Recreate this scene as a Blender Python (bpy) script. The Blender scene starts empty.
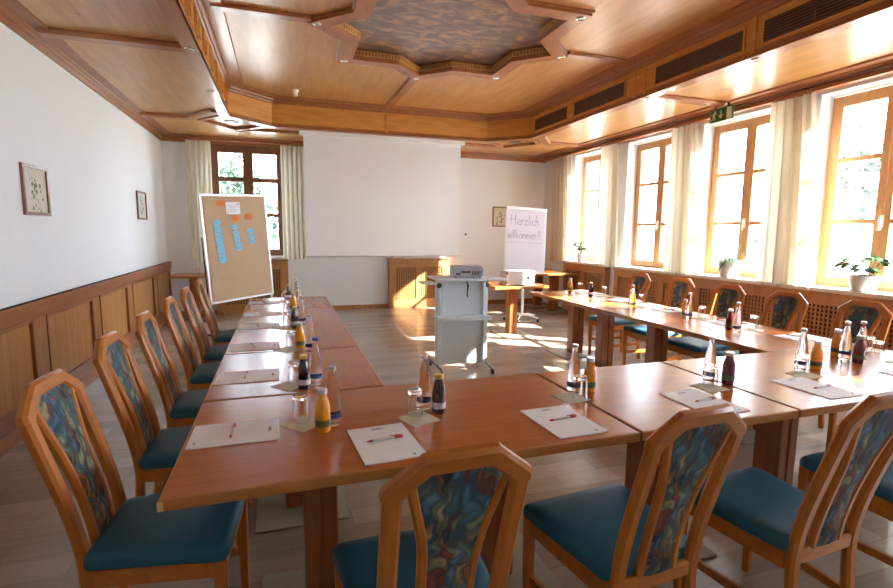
import bpy, bmesh, math, random
from mathutils import Vector, Matrix
from mathutils.geometry import tessellate_polygon
random.seed(7)
PI = math.pi
S = bpy.context.scene
COL = S.collection

# ------------------------------------------------------------------ materials
def newmat(name):
    m = bpy.data.materials.new(name); m.use_nodes = True
    nt = m.node_tree
    b = nt.nodes['Principled BSDF']
    return m, nt, b
def setp(b, **k):
    names = dict(col='Base Color', rough='Roughness', metal='Metallic', spec='Specular IOR Level', trans='Transmission Weight',
                 ior='IOR', coat='Coat Weight', coatr='Coat Roughness', emis='Emission Color', emstr='Emission Strength', sheen='Sheen Weight', alpha='Alpha')
    for a, v in k.items():
        b.inputs[names[a]].default_value = (*v, 1) if a in ('col', 'emis') else v
def plain(name, col, rough=.5, **k):
    m, nt, b = newmat(name); setp(b, col=col, rough=rough, **k); return m
def N(nt, t, **k):
    n = nt.nodes.new(t)
    for a, v in k.items(): setattr(n, a, v)
    return n
def ramp(nt, stops):
    r = N(nt, 'ShaderNodeValToRGB')
    e = r.color_ramp.elements
    while len(e) < len(stops): e.new(.5)
    for i, (p, c) in enumerate(stops):
        e[i].position = p; e[i].color = (*c, 1)
    return r
def wood(name, c1, c2, scale=(1, 14, 14), rough=.35, coat=.2, knots=False, coatr=.15, spec=.5):
    """streaked grain stretched along the axis with the small scale"""
    m, nt, b = newmat(name); L = nt.links
    tc = N(nt, 'ShaderNodeTexCoord'); mp = N(nt, 'ShaderNodeMapping'); mp.inputs['Scale'].default_value = scale
    L.new(tc.outputs['Object'], mp.inputs['Vector'])
    n1 = N(nt, 'ShaderNodeTexNoise'); n1.inputs['Scale'].default_value = 2.2; n1.inputs['Detail'].default_value = 8; n1.inputs['Distortion'].default_value = .6
    L.new(mp.outputs['Vector'], n1.inputs['Vector'])
    r = ramp(nt, [(.3, c1), (.7, c2)]); L.new(n1.outputs['Fac'], r.inputs['Fac'])
    out = r.outputs['Color']
    if knots:
        v = N(nt, 'ShaderNodeTexVoronoi'); v.inputs['Scale'].default_value = 1.6
        mp2 = N(nt, 'ShaderNodeMapping'); mp2.inputs['Scale'].default_value = tuple(1.0 if s < 2 else 2.4 for s in scale)
        nd = N(nt, 'ShaderNodeTexNoise'); nd.inputs['Scale'].default_value = 3
        L.new(tc.outputs['Object'], mp2.inputs['Vector'])
        mx = N(nt, 'ShaderNodeMix', data_type='VECTOR'); mx.inputs['Factor'].default_value = .12
        L.new(mp2.outputs['Vector'], mx.inputs['A']); L.new(tc.outputs['Object'], nd.inputs['Vector']); L.new(nd.outputs['Color'], mx.inputs['B'])
        L.new(mx.outputs['Result'], v.inputs['Vector'])
        rk = ramp(nt, [(.025, (1, 1, 1)), (.06, (0, 0, 0))]); L.new(v.outputs['Distance'], rk.inputs['Fac'])
        mk = N(nt, 'ShaderNodeMix', data_type='RGBA'); L.new(rk.outputs['Color'], mk.inputs['Factor'])
        L.new(out, mk.inputs['A']); mk.inputs['B'].default_value = (c1[0]*.35, c1[1]*.3, c1[2]*.3, 1)
        out = mk.outputs['Result']
    L.new(out, b.inputs['Base Color'])
    setp(b, rough=rough, coat=coat, coatr=coatr, spec=spec)
    return m

M = {}
M['wall'] = plain('wall_paint', (.82, .83, .83), .75)
M['white'] = plain('white_paint', (.85, .85, .83), .5)
M['plaster'] = plain('reveal_plaster', (.85, .85, .83), .8)
# orange brown varnished beech of chairs
M['chair'] = wood('chair_beech', (.40, .125, .020), (.54, .185, .030), (10, 10, 1.6), .34, .12, coatr=.2, spec=.4)
M['chairx'] = wood('chair_beech_rail', (.40, .125, .020), (.54, .185, .030), (1.6, 10, 10), .34, .12, coatr=.2, spec=.4)
M['table'] = wood('table_cherry', (.39, .108, .018), (.49, .145, .026), (1.2, 16, 16), .24, .0, spec=.45)
M['tablecol'] = wood('table_column', (.26, .08, .02), (.34, .11, .028), (14, 14, 1.2), .4, .2)
M['edge'] = wood('table_edge', (.40, .16, .035), (.50, .20, .045), (3, 3, 3), .35, .3)
M['chip'] = plain('bare_chipboard', (.62, .48, .25), .8)
M['panel'] = wood('pine_panel', (.44, .20, .050), (.58, .29, .085), (9, 9, .7), .45, .0, knots=True)
M['trim'] = wood('dark_oak_trim', (.28, .095, .026), (.38, .14, .040), (9, 1.2, 9), .38, .1)
M['pine_y'] = wood('ceiling_pine', (.47, .215, .052), (.63, .325, .100), (7, .8, 7), .34, .25, knots=True, coatr=.28)
M['pine_fascia'] = wood('fascia_pine', (.56, .24, .045), (.72, .34, .08), (1.2, 1.2, 9), .38, .1, knots=True)
M['beam'] = wood('ceiling_beam', (.33, .115, .036), (.44, .165, .054), (6, 1.4, 6), .30, .25)
M['beamx'] = wood('ceiling_beam_cross', (.33, .115, .036), (.44, .165, .054), (1.4, 6, 6), .30, .25)
M['dentil'] = wood('dentil_wood', (.55, .28, .08), (.68, .38, .13), (6, 6, 6), .4, .2)
M['lattice'] = wood('lattice_oak', (.38, .165, .05), (.50, .235, .08), (7, 7, 1.5), .4, .2)
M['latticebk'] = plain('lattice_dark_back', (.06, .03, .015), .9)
M['winfr'] = wood('window_oak', (.50, .245, .085), (.62, .33, .13), (8, 8, 1.2), .45, .1)
M['winfr_dark'] = wood('window_walnut', (.22, .09, .04), (.30, .13, .06), (8, 8, 1.2), .4, .2)
M['vent'] = plain('vent_slat_brown', (.19, .085, .04), .5)
M['black'] = plain('black_plastic', (.015, .015, .017), .45)
M['darkgrey'] = plain('dark_grey', (.06, .065, .07), .4)
M['chrome'] = plain('chrome', (.75, .75, .76), .15, metal=1)
M['brass'] = plain('gold_cap', (.72, .50, .16), .3, metal=1)
M['silver'] = plain('silver_cap', (.7, .7, .7), .3, metal=1)
M['paper'] = plain('paper', (.90, .91, .94), .7)
M['napkin'] = plain('cream_napkin', (.74, .69, .50), .9)
M['penwhite'] = plain('pen_white', (.62, .66, .62), .3)
M['penred'] = plain('pen_red', (.42, .01, .03), .3)
M['ink'] = plain('grey_print', (.16, .17, .2), .6)
M['seat'] = plain('teal_leatherette', (.016, .115, .185), .45, spec=.35)
M['plate'] = plain('beige_metal_plate', (.30, .27, .18), .45)
M['orange'] = plain('orange_juice', (.90, .36, .012), .15, coat=1, coatr=.05)
M['red'] = plain('red_juice', (.16, .004, .012), .12, coat=1, coatr=.05)
M['cola'] = plain('dark_juice', (.028, .007, .007), .12, coat=1, coatr=.05)
M['labelgreen'] = plain('label_green', (.10, .13, .03), .5)
M['labelred'] = plain('label_pattern', (.55, .22, .06), .5)
M['labelblue'] = plain('label_blue', (.03, .045, .16), .5)
M['labelwhite'] = plain('label_white', (.75, .78, .82), .5)
M['bluecap'] = plain('blue_cap', (.03, .07, .42), .4)
M['glass'] = plain('clear_glass', (1, 1, 1), .02, trans=1, ior=1.45)
def pane_mat():
    m, nt, b = newmat('window_pane'); L = nt.links; nt.nodes.remove(b)
    t = N(nt, 'ShaderNodeBsdfTransparent'); g = N(nt, 'ShaderNodeBsdfGlossy'); g.inputs['Roughness'].default_value = .01
    mx = N(nt, 'ShaderNodeMixShader'); mx.inputs[0].default_value = .05
    L.new(t.outputs[0], mx.inputs[1]); L.new(g.outputs[0], mx.inputs[2]); L.new(mx.outputs[0], nt.nodes['Material Output'].inputs['Surface'])
    return m
M['pane'] = pane_mat()
M['trolley'] = plain('light_grey_laminate', (.72, .80, .83), .45)
M['projector'] = plain('grey_projector', (.42, .43, .45), .4)
M['case'] = plain('silver_case', (.62, .62, .64), .35, metal=.2)
M['screen'] = plain('screen_vinyl', (.90, .91, .92), .22, spec=.5)
M['flipsheet'] = plain('flipchart_sheet', (.72, .70, .79), .6)
M['marker'] = plain('violet_marker', (.36, .27, .46), .7)
M['kraft'] = plain('kraft_paper', (.60, .43, .27), .8)
M['card_o'] = plain('orange_card', (.90, .26, .06), .7)
M['card_b'] = plain('blue_card', (.26, .62, .84), .7)
M['alu'] = plain('aluminium', (.72, .72, .72), .35, metal=.6)
M['pot'] = plain('white_ceramic', (.66, .64, .60), .3)
M['soil'] = plain('soil', (.03, .02, .012), .9)
M['green'] = plain('green_sign', (.004, .13, .045), .4)
M['signwhite'] = plain('sign_luminous', (.72, .78, .55), .5)
M['mat_art'] = plain('picture_mount', (.66, .62, .50), .7)
M['picframe'] = wood('picture_frame_wood', (.18, .07, .03), (.26, .11, .05), (6, 6, 6), .4, .2)
M['flower'] = plain('art_flower', (.50, .25, .25), .8)
M['artgreen'] = plain('art_green', (.17, .24, .11), .8)
M['artblue'] = plain('art_blue', (.33, .42, .50), .8)
M['gold'] = plain('lantern', (.5, .35, .1), .4)

def leafmat(name, a, bcol):
    m, nt, b = newmat(name); L = nt.links
    tc = N(nt, 'ShaderNodeTexCoord'); n = N(nt, 'ShaderNodeTexNoise'); n.inputs['Scale'].default_value = 9
    L.new(tc.outputs['Object'], n.inputs['Vector']); r = ramp(nt, [(.35, a), (.65, bcol)])
    L.new(n.outputs['Fac'], r.inputs['Fac']); L.new(r.outputs['Color'], b.inputs['Base Color'])
    tr = N(nt, 'ShaderNodeBsdfTranslucent'); L.new(r.outputs['Color'], tr.inputs['Color'])
    mx = N(nt, 'ShaderNodeMixShader'); mx.inputs[0].default_value = .25
    L.new(b.outputs[0], mx.inputs[1]); L.new(tr.outputs[0], mx.inputs[2])
    L.new(mx.outputs[0], nt.nodes['Material Output'].inputs['Surface'])
    return m
M['leaf'] = leafmat('houseplant_leaf', (.012, .045, .010), (.03, .095, .022))
M['leafpale'] = leafmat('pale_leaf', (.035, .085, .02), (.08, .15, .05))
M['treeleaf'] = leafmat('tree_leaf', (.015, .035, .018), (.035, .07, .035))

def curtain_mat():
    m, nt, b = newmat('cream_curtain'); L = nt.links
    tc = N(nt, 'ShaderNodeTexCoord'); mp = N(nt, 'ShaderNodeMapping'); mp.inputs['Scale'].default_value = (60, 60, 3)
    L.new(tc.outputs['Object'], mp.inputs['Vector'])
    n = N(nt, 'ShaderNodeTexNoise'); n.inputs['Scale'].default_value = 1.5; L.new(mp.outputs['Vector'], n.inputs['Vector'])
    r = ramp(nt, [(.3, (.82, .77, .66)), (.7, (.92, .89, .80))]); L.new(n.outputs['Fac'], r.inputs['Fac'])
    L.new(r.outputs['Color'], b.inputs['Base Color']); setp(b, rough=.9)
    tr = N(nt, 'ShaderNodeBsdfTranslucent'); L.new(r.outputs['Color'], tr.inputs['Color'])
    mx = N(nt, 'ShaderNodeMixShader'); mx.inputs[0].default_value = .55
    L.new(b.outputs[0], mx.inputs[1]); L.new(tr.outputs[0], mx.inputs[2])
    L.new(mx.outputs[0], nt.nodes['Material Output'].inputs['Surface'])
    return m
M['curtain'] = curtain_mat()

def floor_mat():
    m, nt, b = newmat('parquet'); L = nt.links
    tc = N(nt, 'ShaderNodeTexCoord'); mp = N(nt, 'ShaderNodeMapping')
    L.new(tc.outputs['Object'], mp.inputs['Vector'])
    br = N(nt, 'ShaderNodeTexBrick'); br.inputs['Scale'].default_value = 1.0
    br.inputs['Brick Width'].default_value = .62; br.inputs['Row Height'].default_value = .15
    br.inputs['Mortar Size'].default_value = .0015; br.inputs['Mortar Smooth'].default_value = .3
    br.inputs['Color1'].default_value = (.29, .23, .175, 1); br.inputs['Color2'].default_value = (.42, .34, .27, 1)
    br.inputs['Mortar'].default_value = (.25, .195, .15, 1)
    L.new(mp.outputs['Vector'], br.inputs['Vector'])
    mp2 = N(nt, 'ShaderNodeMapping'); mp2.inputs['Scale'].default_value = (1.5, 22, 1); L.new(tc.outputs['Object'], mp2.inputs['Vector'])
    n = N(nt, 'ShaderNodeTexNoise'); n.inputs['Scale'].default_value = 2; n.inputs['Detail'].default_value = 6; L.new(mp2.outputs['Vector'], n.inputs['Vector'])
    r = ramp(nt, [(.3, (.86, .84, .82)), (.7, (1, 1, 1))]); L.new(n.outputs['Fac'], r.inputs['Fac'])
    mx = N(nt, 'ShaderNodeMix', data_type='RGBA', blend_type='MULTIPLY'); mx.inputs['Factor'].default_value = 1
    L.new(br.outputs['Color'], mx.inputs['A']); L.new(r.outputs['Color'], mx.inputs['B'])
    L.new(mx.outputs['Result'], b.inputs['Base Color']); setp(b, rough=.24, coat=.1, coatr=.2)
    return m
M['floor'] = floor_mat()

def painted_mat():
    m, nt, b = newmat('marbled_ceiling_painting'); L = nt.links
    tc = N(nt, 'ShaderNodeTexCoord'); mp = N(nt, 'ShaderNodeMapping'); mp.inputs['Scale'].default_value = (2.2, 3.4, 1); mp.inputs['Rotation'].default_value = (0, 0, .5)
    L.new(tc.outputs['Object'], mp.inputs['Vector'])
    n = N(nt, 'ShaderNodeTexNoise'); n.inputs['Scale'].default_value = 2.6; n.inputs['Detail'].default_value = 7; n.inputs['Distortion'].default_value = 1.0; n.inputs['Roughness'].default_value = .55
    L.new(mp.outputs['Vector'], n.inputs['Vector'])
    r = ramp(nt, [(.36, (.15, .105, .10)), (.5, (.215, .145, .125)), (.66, (.46, .26, .14))]); L.new(n.outputs['Fac'], r.inputs['Fac'])
    L.new(r.outputs['Color'], b.inputs['Base Color']); setp(b, rough=.3, coat=.3, coatr=.2)
    return m
M['painted'] = painted_mat()

def fabric_mat():
    m, nt, b = newmat('leaf_pattern_fabric'); L = nt.links
    tc = N(nt, 'ShaderNodeTexCoord')
    nd = N(nt, 'ShaderNodeTexNoise'); nd.inputs['Scale'].default_value = 11; nd.inputs['Detail'].default_value = 2
    L.new(tc.outputs['Object'], nd.inputs['Vector'])
    mx = N(nt, 'ShaderNodeMix', data_type='VECTOR'); mx.inputs['Factor'].default_value = .13
    L.new(tc.outputs['Object'], mx.inputs['A']); L.new(nd.outputs['Color'], mx.inputs['B'])
    mp = N(nt, 'ShaderNodeMapping'); mp.inputs['Scale'].default_value = (52, 10, 22); mp.inputs['Rotation'].default_value = (0, .7, 0)
    L.new(mx.outputs['Result'], mp.inputs['Vector'])
    v = N(nt, 'ShaderNodeTexVoronoi'); v.inputs['Scale'].default_value = 1; L.new(mp.outputs['Vector'], v.inputs['Vector'])
    sep = N(nt, 'ShaderNodeSeparateColor'); L.new(v.outputs['Color'], sep.inputs['Color'])
    r = ramp(nt, [(0, (.015, .03, .045)), (.10, (.05, .15, .21)), (.28, (.12, .18, .13)), (.46, (.22, .28, .19)), (.62, (.09, .20, .30)), (.74, (.36, .15, .065)), (.86, (.38, .30, .15)), (.96, (.22, .06, .05))])
    r.color_ramp.interpolation = 'CONSTANT'; L.new(sep.outputs[0], r.inputs['Fac'])
    rd = ramp(nt, [(.10, (1.2, 1.2, 1.2)), (.60, (.22, .24, .28))]); L.new(v.outputs['Distance'], rd.inputs['Fac'])
    mm = N(nt, 'ShaderNodeMix', data_type='RGBA', blend_type='MULTIPLY'); mm.inputs['Factor'].default_value = .85
    L.new(r.outputs['Color'], mm.inputs['A']); L.new(rd.outputs['Color'], mm.inputs['B'])
    L.new(mm.outputs['Result'], b.inputs['Base Color']); setp(b, rough=.8, sheen=.1)
    return m
M['fabric'] = fabric_mat()

# ------------------------------------------------------------------ mesh builder
class MB:
    def __init__(s): s.v = []; s.f = []
    def add(s, vs, fs):
        o = len(s.v); s.v += [tuple(v) for v in vs]; s.f += [tuple(i+o for i in f) for f in fs]; return s
    def box(s, x0, x1, y0, y1, z0, z1, mat=None):
        vs = [Vector((x, y, z)) for z in (z0, z1) for y in (y0, y1) for x in (x0, x1)]
        if mat: vs = [mat @ v for v in vs]
        return s.add(vs, [(0, 2, 3, 1), (4, 5, 7, 6), (0, 1, 5, 4), (2, 6, 7, 3), (0, 4, 6, 2), (1, 3, 7, 5)])
    def cbox(s, x0, x1, y0, y1, z0, z1, c=.004, mat=None):
        """box with chamfered vertical and top edges"""
        def ring(d, z): return [(x0+d, y0+c), (x0+c, y0+d), (x1-c, y0+d), (x1-d, y0+c), (x1-d, y1-c), (x1-c, y1-d), (x0+c, y1-d), (x0+d, y1-c)]
        vs = []
        for d, z in ((c*.8, z0), (0, z0+c), (0, z1-c), (c*.8, z1)):
            r = [(x0+d, y0+c+d*.3), (x0+c+d*.3, y0+d), (x1-c-d*.3, y0+d), (x1-d, y0+c+d*.3), (x1-d, y1-c-d*.3), (x1-c-d*.3, y1-d), (x0+c+d*.3, y1-d), (x0+d, y1-c-d*.3)]
            vs += [Vector((a, b, z)) for a, b in r]
        if mat: vs = [mat @ v for v in vs]
        fs = [tuple(range(7, -1, -1)), tuple(range(24, 32))]
        for k in range(3):
            for i in range(8):
                j = (i+1) % 8; fs.append((k*8+i, k*8+j, k*8+8+j, k*8+8+i))
        return s.add(vs, fs)
    def prism(s, poly, z0, z1, mat=None, cap=True):
        n = len(poly)
        vs = [Vector((x, y, z0)) for x, y in poly] + [Vector((x, y, z1)) for x, y in poly]
        if mat: vs = [mat @ v for v in vs]
        fs = [(i, (i+1) % n, n+(i+1) % n, n+i) for i in range(n)]
        if cap:
            for t in tessellate_polygon([[Vector((x, y, 0)) for x, y in poly]]):
                fs.append((t[2], t[1], t[0])); fs.append((t[0]+n, t[1]+n, t[2]+n))
        return s.add(vs, fs)
    def lathe(s, prof, n=20, c=(0, 0, 0), mat=None, close=True):
        vs = []; fs = []
        for r, z in prof:
            for i in range(n):
                a = 2*PI*i/n; v = Vector((r*math.cos(a), r*math.sin(a), z))
                if mat: v = mat @ v
                vs.append(v+Vector(c))
        for k in range(len(prof)-1):
            for i in range(n):
                j = (i+1) % n; fs.append((k*n+i, k*n+j, k*n+n+j, k*n+n+i))
        if close:
            fs.append(tuple(range(n-1, -1, -1))); m = (len(prof)-1)*n; fs.append(tuple(m+i for i in range(n)))
        return s.add(vs, fs)
    def tube(s, pts, r, n=8, r2=None):
        pts = [Vector(p) for p in pts]; vs = []; fs = []
        m = len(pts); prev = None
        for k, p in enumerate(pts):
            t = (pts[min(k+1, m-1)]-pts[max(k-1, 0)]).normalized()
            if prev is None: a = t.orthogonal().normalized()
            else: a = (prev - t*prev.dot(t)).normalized()
            prev = a; b = t.cross(a)
            rr = r if r2 is None else r+(r2-r)*k/(m-1)
            for i in range(n):
                q = 2*PI*i/n; vs.append(p+(a*math.cos(q)+b*math.sin(q))*rr)
        for k in range(m-1):
            for i in range(n):
                j = (i+1) % n; fs.append((k*n+i, k*n+j, k*n+n+j, k*n+n+i))
        fs.append(tuple(range(n-1, -1, -1))); fs.append(tuple((m-1)*n+i for i in range(n)))
        return s.add(vs, fs)
    def sweep(s, path, prof, up=(0, 0, 1), closed=False):
        """profile (side, up) carried along a path with mitred corners; side = t x up"""
        up = Vector(up); P = [Vector(p) for p in path]; m = len(P); n = len(prof); vs = []; fs = []
        for k in range(m):
            if closed: a = P[k]-P[k-1]; b = P[(k+1) % m]-P[k]
            else: a = P[k]-P[max(k-1, 0)] if k else P[1]-P[0]; b = P[k+1]-P[k] if k < m-1 else a
            a = a.normalized(); b = b.normalized(); t = (a+b).normalized()
            side = t.cross(up).normalized(); sc = 1/max(.3, side.dot(a.cross(up).normalized()))
            for q, w in prof: vs.append(P[k]+side*q*sc+up*w)
        for k in range(m if closed else m-1):
            k2 = (k+1) % m
            for i in range(n):
                j = (i+1) % n; fs.append((k*n+i, k*n+j, k2*n+j, k2*n+i))
        if not closed: fs.append(tuple(range(n-1, -1, -1))); fs.append(tuple((m-1)*n+i for i in range(n)))
        return s.add(vs, fs)
    def build(s, name, mat, parent=None, smooth=True, loc=None, ang=35):
        me = bpy.data.meshes.new(name); me.from_pydata(s.v, [], s.f); me.update()
        bm = bmesh.new(); bm.from_mesh(me); bmesh.ops.recalc_face_normals(bm, faces=bm.faces); bm.to_mesh(me); bm.free()
        me.materials.append(mat if not isinstance(mat, str) else M[mat])
        if smooth:
            for p in me.polygons: p.use_smooth = True
            me.set_sharp_from_angle(angle=math.radians(ang))
        o = bpy.data.objects.new(name, me); COL.objects.link(o)
        if parent: o.parent = parent
        if loc: o.location = loc
        return o
def rect(w, h): return [(-w/2, -h/2), (w/2, -h/2), (w/2, h/2), (-w/2, h/2)]
def rrect(w, h, c): return [(-w/2+c, -h/2), (w/2-c, -h/2), (w/2, -h/2+c), (w/2, h/2-c), (w/2-c, h/2), (-w/2+c, h/2), (-w/2, h/2-c), (-w/2, -h/2+c)]
def empty(name, loc=(0, 0, 0), rz=0):
    o = bpy.data.objects.new(name, None); COL.objects.link(o); o.location = loc; o.rotation_euler = (0, 0, rz); o.empty_display_size = .1; return o
def tag(o, label, cat, group=None):
    o['label'] = label; o['category'] = cat
    if group: o['group'] = group
    return o
def struct(o): o['kind'] = 'structure'; return o
def copy_tree(root, loc, rz, label, group=None):
    r = root.copy(); COL.objects.link(r); r.location = loc; r.rotation_euler = (0, 0, rz); r['label'] = label
    if group: r['group'] = group
    for ch in list(root.children):
        c = ch.copy(); COL.objects.link(c); c.parent = r
        for g in list(ch.children):
            d = g.copy(); COL.objects.link(d); d.parent = c
    return r
class Proto:
    """first call uses the original, later calls copy it"""
    def __init__(s, root): s.r = root; s.used = False
    def put(s, loc, rz, label, group=None):
        if not s.used:
            s.used = True; s.r.location = loc; s.r.rotation_euler = (0, 0, rz); s.r['label'] = label
            if group: s.r['group'] = group
            return s.r
        return copy_tree(s.r, loc, rz, label, group)

# ------------------------------------------------------------------ room
XL, XR, YB, YF = -1.83, 5.28, 9.50, -1.0
WT = .33                      # right wall thickness
ZS, ZU = 3.02, 3.36           # soffit and tray ceiling heights
struct(MB().box(XL-.2, XR+WT, YF-.2, YB+.3, -.15, 0).build('floor', 'floor', smooth=False))
struct(MB().box(XL-.2, XL, YF-.2, YB+.3, 0, 3.6).build('wall_left', 'wall', smooth=False))
struct(MB().box(XL, XR+WT, YF-.2, YF, 0, 3.6).build('wall_front', 'wall', smooth=False))
# back wall with the left window opening
BWX0, BWX1, BWZ0, BWZ1 = -1.10, .07, 1.02, 2.93
m = MB(); m.box(XL, BWX0, YB, YB+.3, 0, 3.6).box(BWX1, XR+WT, YB, YB+.3, 0, 3.6).box(BWX0, BWX1, YB, YB+.3, 0, BWZ0).box(BWX0, BWX1, YB, YB+.3, BWZ1, 3.6)
struct(m.build('wall_back', 'wall', smooth=False))
WINS = [(7.20, 8.35), (5.70, 6.84), (4.20, 5.34), (2.70, 3.84), (1.20, 2.34), (-.30, .84)]
WZ0, WZ1 = .93, 2.90
m = MB(); prev = YB
for y0, y1 in WINS:
    m.box(XR, XR+WT, y1, prev, 0, 3.6); m.box(XR, XR+WT, y0, y1, 0, WZ0); m.box(XR, XR+WT, y0, y1, WZ1, 3.6); prev = y0
m.box(XR, XR+WT, YF, prev, 0, 3.6)
struct(m.build('wall_right', 'wall', smooth=False))

# tray outline
TX0, TX1, TY0, TY1 = -.605, 3.82, 1.88, 7.88
TRAY = [(TX0, 2.36), (TX0+.53, TY0), (TX1-.53, TY0), (TX1, 2.36), (TX1, 7.38), (TX1-.53, TY1), (TX0+.53, TY1), (TX0, 7.38)]
CX, CY = 1.61, 4.88
def star(sq, di):
    pts = []
    k = di-sq
    base = [(di, 0), (sq, k), (sq, sq), (k, sq)]
    for q in range(4):
        c, s_ = [(1, 0), (0, 1), (-1, 0), (0, -1)][q]
        for x, y in base: pts.append((CX+x*c-y*s_, CY+x*s_+y*c))
    return pts
SO, SI = star(.97, 1.33), star(.82, 1.13)
def ring_faces(m, outer, inner, z, up=True):
    polys = [[Vector((*p, 0)) for p in outer], [Vector((*p, 0)) for p in inner]]
    tri = tessellate_polygon(polys); al = outer+inner
    m.add([(x, y, z) for x, y in al], [tuple(t) for t in tri])
ce = MB()
ring_faces(ce, TRAY, SI, ZU)
ring_faces(ce, [(XL-.1, YF-.1), (XR+.2, YF-.1), (XR+.2, YB+.1), (XL-.1, YB+.1)], TRAY, ZS)
ceil_o = struct(ce.build('ceiling', 'pine_y', smooth=False))
# roof slab above keeps the daylight out
struct(MB().box(XL-.2, XR+WT, YF-.2, YB+.3, 3.6, 3.8).build('roof_slab', 'wall', smooth=False))
def child(mb, name, mat, parent, **k): return mb.build(name, mat, parent, **k)
# fascia of the tray
fas = struct(empty('trim_1'))
m = MB(); m.sweep([(x, y, 0) for x, y in TRAY], [(-.0, 2.97), (.03, 2.97), (.03, ZU), (0, ZU)], closed=True)
child(m, 'fascia_board', 'pine_fascia', fas, smooth=False)
m = MB(); P3 = [(x, y, 0) for x, y in TRAY]
m.sweep(P3, [(-.0, ZU), (0, ZU-.075), (-.015, ZU-.07), (-.022, ZU-.045), (-.045, ZU-.035), (-.055, ZU-.01), (-.055, ZU)], closed=True)
m.sweep(P3, [(0, 2.965), (0, 2.995), (-.012, 2.99), (-.012, 2.965)], closed=True)
child(m, 'crown_moulding', 'trim', fas)
m = MB(); m.sweep(P3, [(-.055, ZU), (-.055, ZU-.014), (-.19, ZU-.014), (-.19, ZU-.006), (-.20, ZU)], closed=True)
child(m, 'border_strip', 'beam', fas)
m = MB(); m.sweep(P3, [(-.012, 2.965), (.125, 2.965), (.125, 2.99), (.145, ZS), (0, ZS)], closed=True)
child(m, 'soffit_border', 'beam', fas)
# vent grilles let into the long fascias; posts between
vents = [(7.22, 6.29), (6.11, 5.07), (4.56, 3.50), (3.30, 2.46)]
def vent(xs, ya, yb, sgn, label, first=False):
    t = empty('ceiling_vent', (xs, (ya+yb)/2, 3.135)); tag(t, label, 'vent', 'slatted vents in the ceiling step')
    L_ = abs(ya-yb)/2
    MB().box(min(0, sgn*.004), max(0, sgn*.004), -L_, L_, -.085, .085).build('vent_backing', 'black', t, smooth=False)
    f = MB(); w = .02
    for a in ((-L_, L_, .085, .105), (-L_, L_, -.105, -.085), (-L_-w, -L_, -.105, .105), (L_, L_+w, -.105, .105)):
        f.box(min(0, sgn*.012), max(0, sgn*.012), a[0], a[1], a[2], a[3])
    f.build('vent_frame', 'pine_fascia', t, smooth=False)
    s_ = MB()
    for k in range(7):
        z = -.072+k*.024; s_.box(min(0, sgn*.011), max(0, sgn*.011), -L_, L_, z-.004, z+.005)
    s_.box(min(0, sgn*.012), max(0, sgn*.012), -.006, .006, -.085, .085)
    s_.build('slats', 'vent', t, smooth=False)
rn = ['farthest from the camera', 'second from the far end', 'third from the far end', 'nearest to the camera']
for k, (a, b_) in enumerate(vents):
    vent(TX1-.001, a, b_, -1, 'dark slatted ceiling vent above the window side, '+rn[k])
m = MB()
for y in (4.74, 4.90, 6.20, 3.40):
    m.box(TX1-.008, TX1, y-.02, y+.02, 3.0, 3.29); m.box(TX0, TX0+.008, y-.02, y+.02, 3.0, 3.29)
m.box(1.585, 1.625, TY1-.008, TY1, 3.0, 3.29)
for k in range(11):
    ya = 2.50+k*.44
    for q in ((ya, ya+.012, 3.03, 3.25), (ya+.36, ya+.372, 3.03, 3.25), (ya, ya+.372, 3.03, 3.042), (ya, ya+.372, 3.238, 3.25), (ya+.14, ya+.23, 3.08, 3.20)): m.box(TX0, TX0+.012, *q)
child(m, 'fascia_posts', 'pine_fascia', fas, smooth=False)
# star frame
st = struct(empty('trim_2'))
m = MB()
zb = ZU-.04
n = 16
def ringprism(m, A, B, z0, z1):
    n = len(A); vs = [(x, y, z0) for x, y in A]+[(x, y, z0) for x, y in B]+[(x, y, z1) for x, y in A]+[(x, y, z1) for x, y in B]
    fs = []
    for i in range(n):
        j = (i+1) % n
        fs += [(i, j, n+j, n+i), (2*n+i, 2*n+j, 3*n+j, 3*n+i), (i, j, 2*n+j, 2*n+i), (n+i, n+j, 3*n+j, 3*n+i)]
    m.add(vs, fs)
ringprism(m, SO, SI, zb, ZU)
ringprism(m, star(.985, 1.35), SO, ZU-.018, ZU)
child(m, 'star_frame', 'beam', st, smooth=False)
m = MB(); SI2 = star(.825, 1.137)
ringprism(m, SI2, SI, ZU, 3.46)
child(m, 'recess_side', 'trim', st, smooth=False)
m = MB()
for i in range(16):
    a = Vector(SI[i]); b_ = Vector(SI[(i+1) % 16]); d = (b_-a); L_ = d.length; d.normalize(); nn = Vector((-d.y, d.x))
    m.prism([tuple(a), tuple(b_), tuple(b_+nn*.010), tuple(a+nn*.010)], ZU+.048, ZU+.058)
    m.prism([tuple(a), tuple(b_), tuple(b_+nn*.006), tuple(a+nn*.006)], ZU+.002, ZU+.012)
    k = max(3, int(L_/.034))
    for q in range(k):
        c0 = a+d*(L_*(q+.2)/k); c1 = a+d*(L_*(q+.75)/k)
        m.prism([tuple(c0), tuple(c1), tuple(c1+nn*.016), tuple(c0+nn*.016)], ZU+.014, ZU+.05)
child(m, 'dentil_moulding', 'dentil', st, smooth=False)
m = MB(); m.prism(SI2, 3.44, 3.46); child(m, 'painted_panel', 'painted', st, smooth=False)
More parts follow.
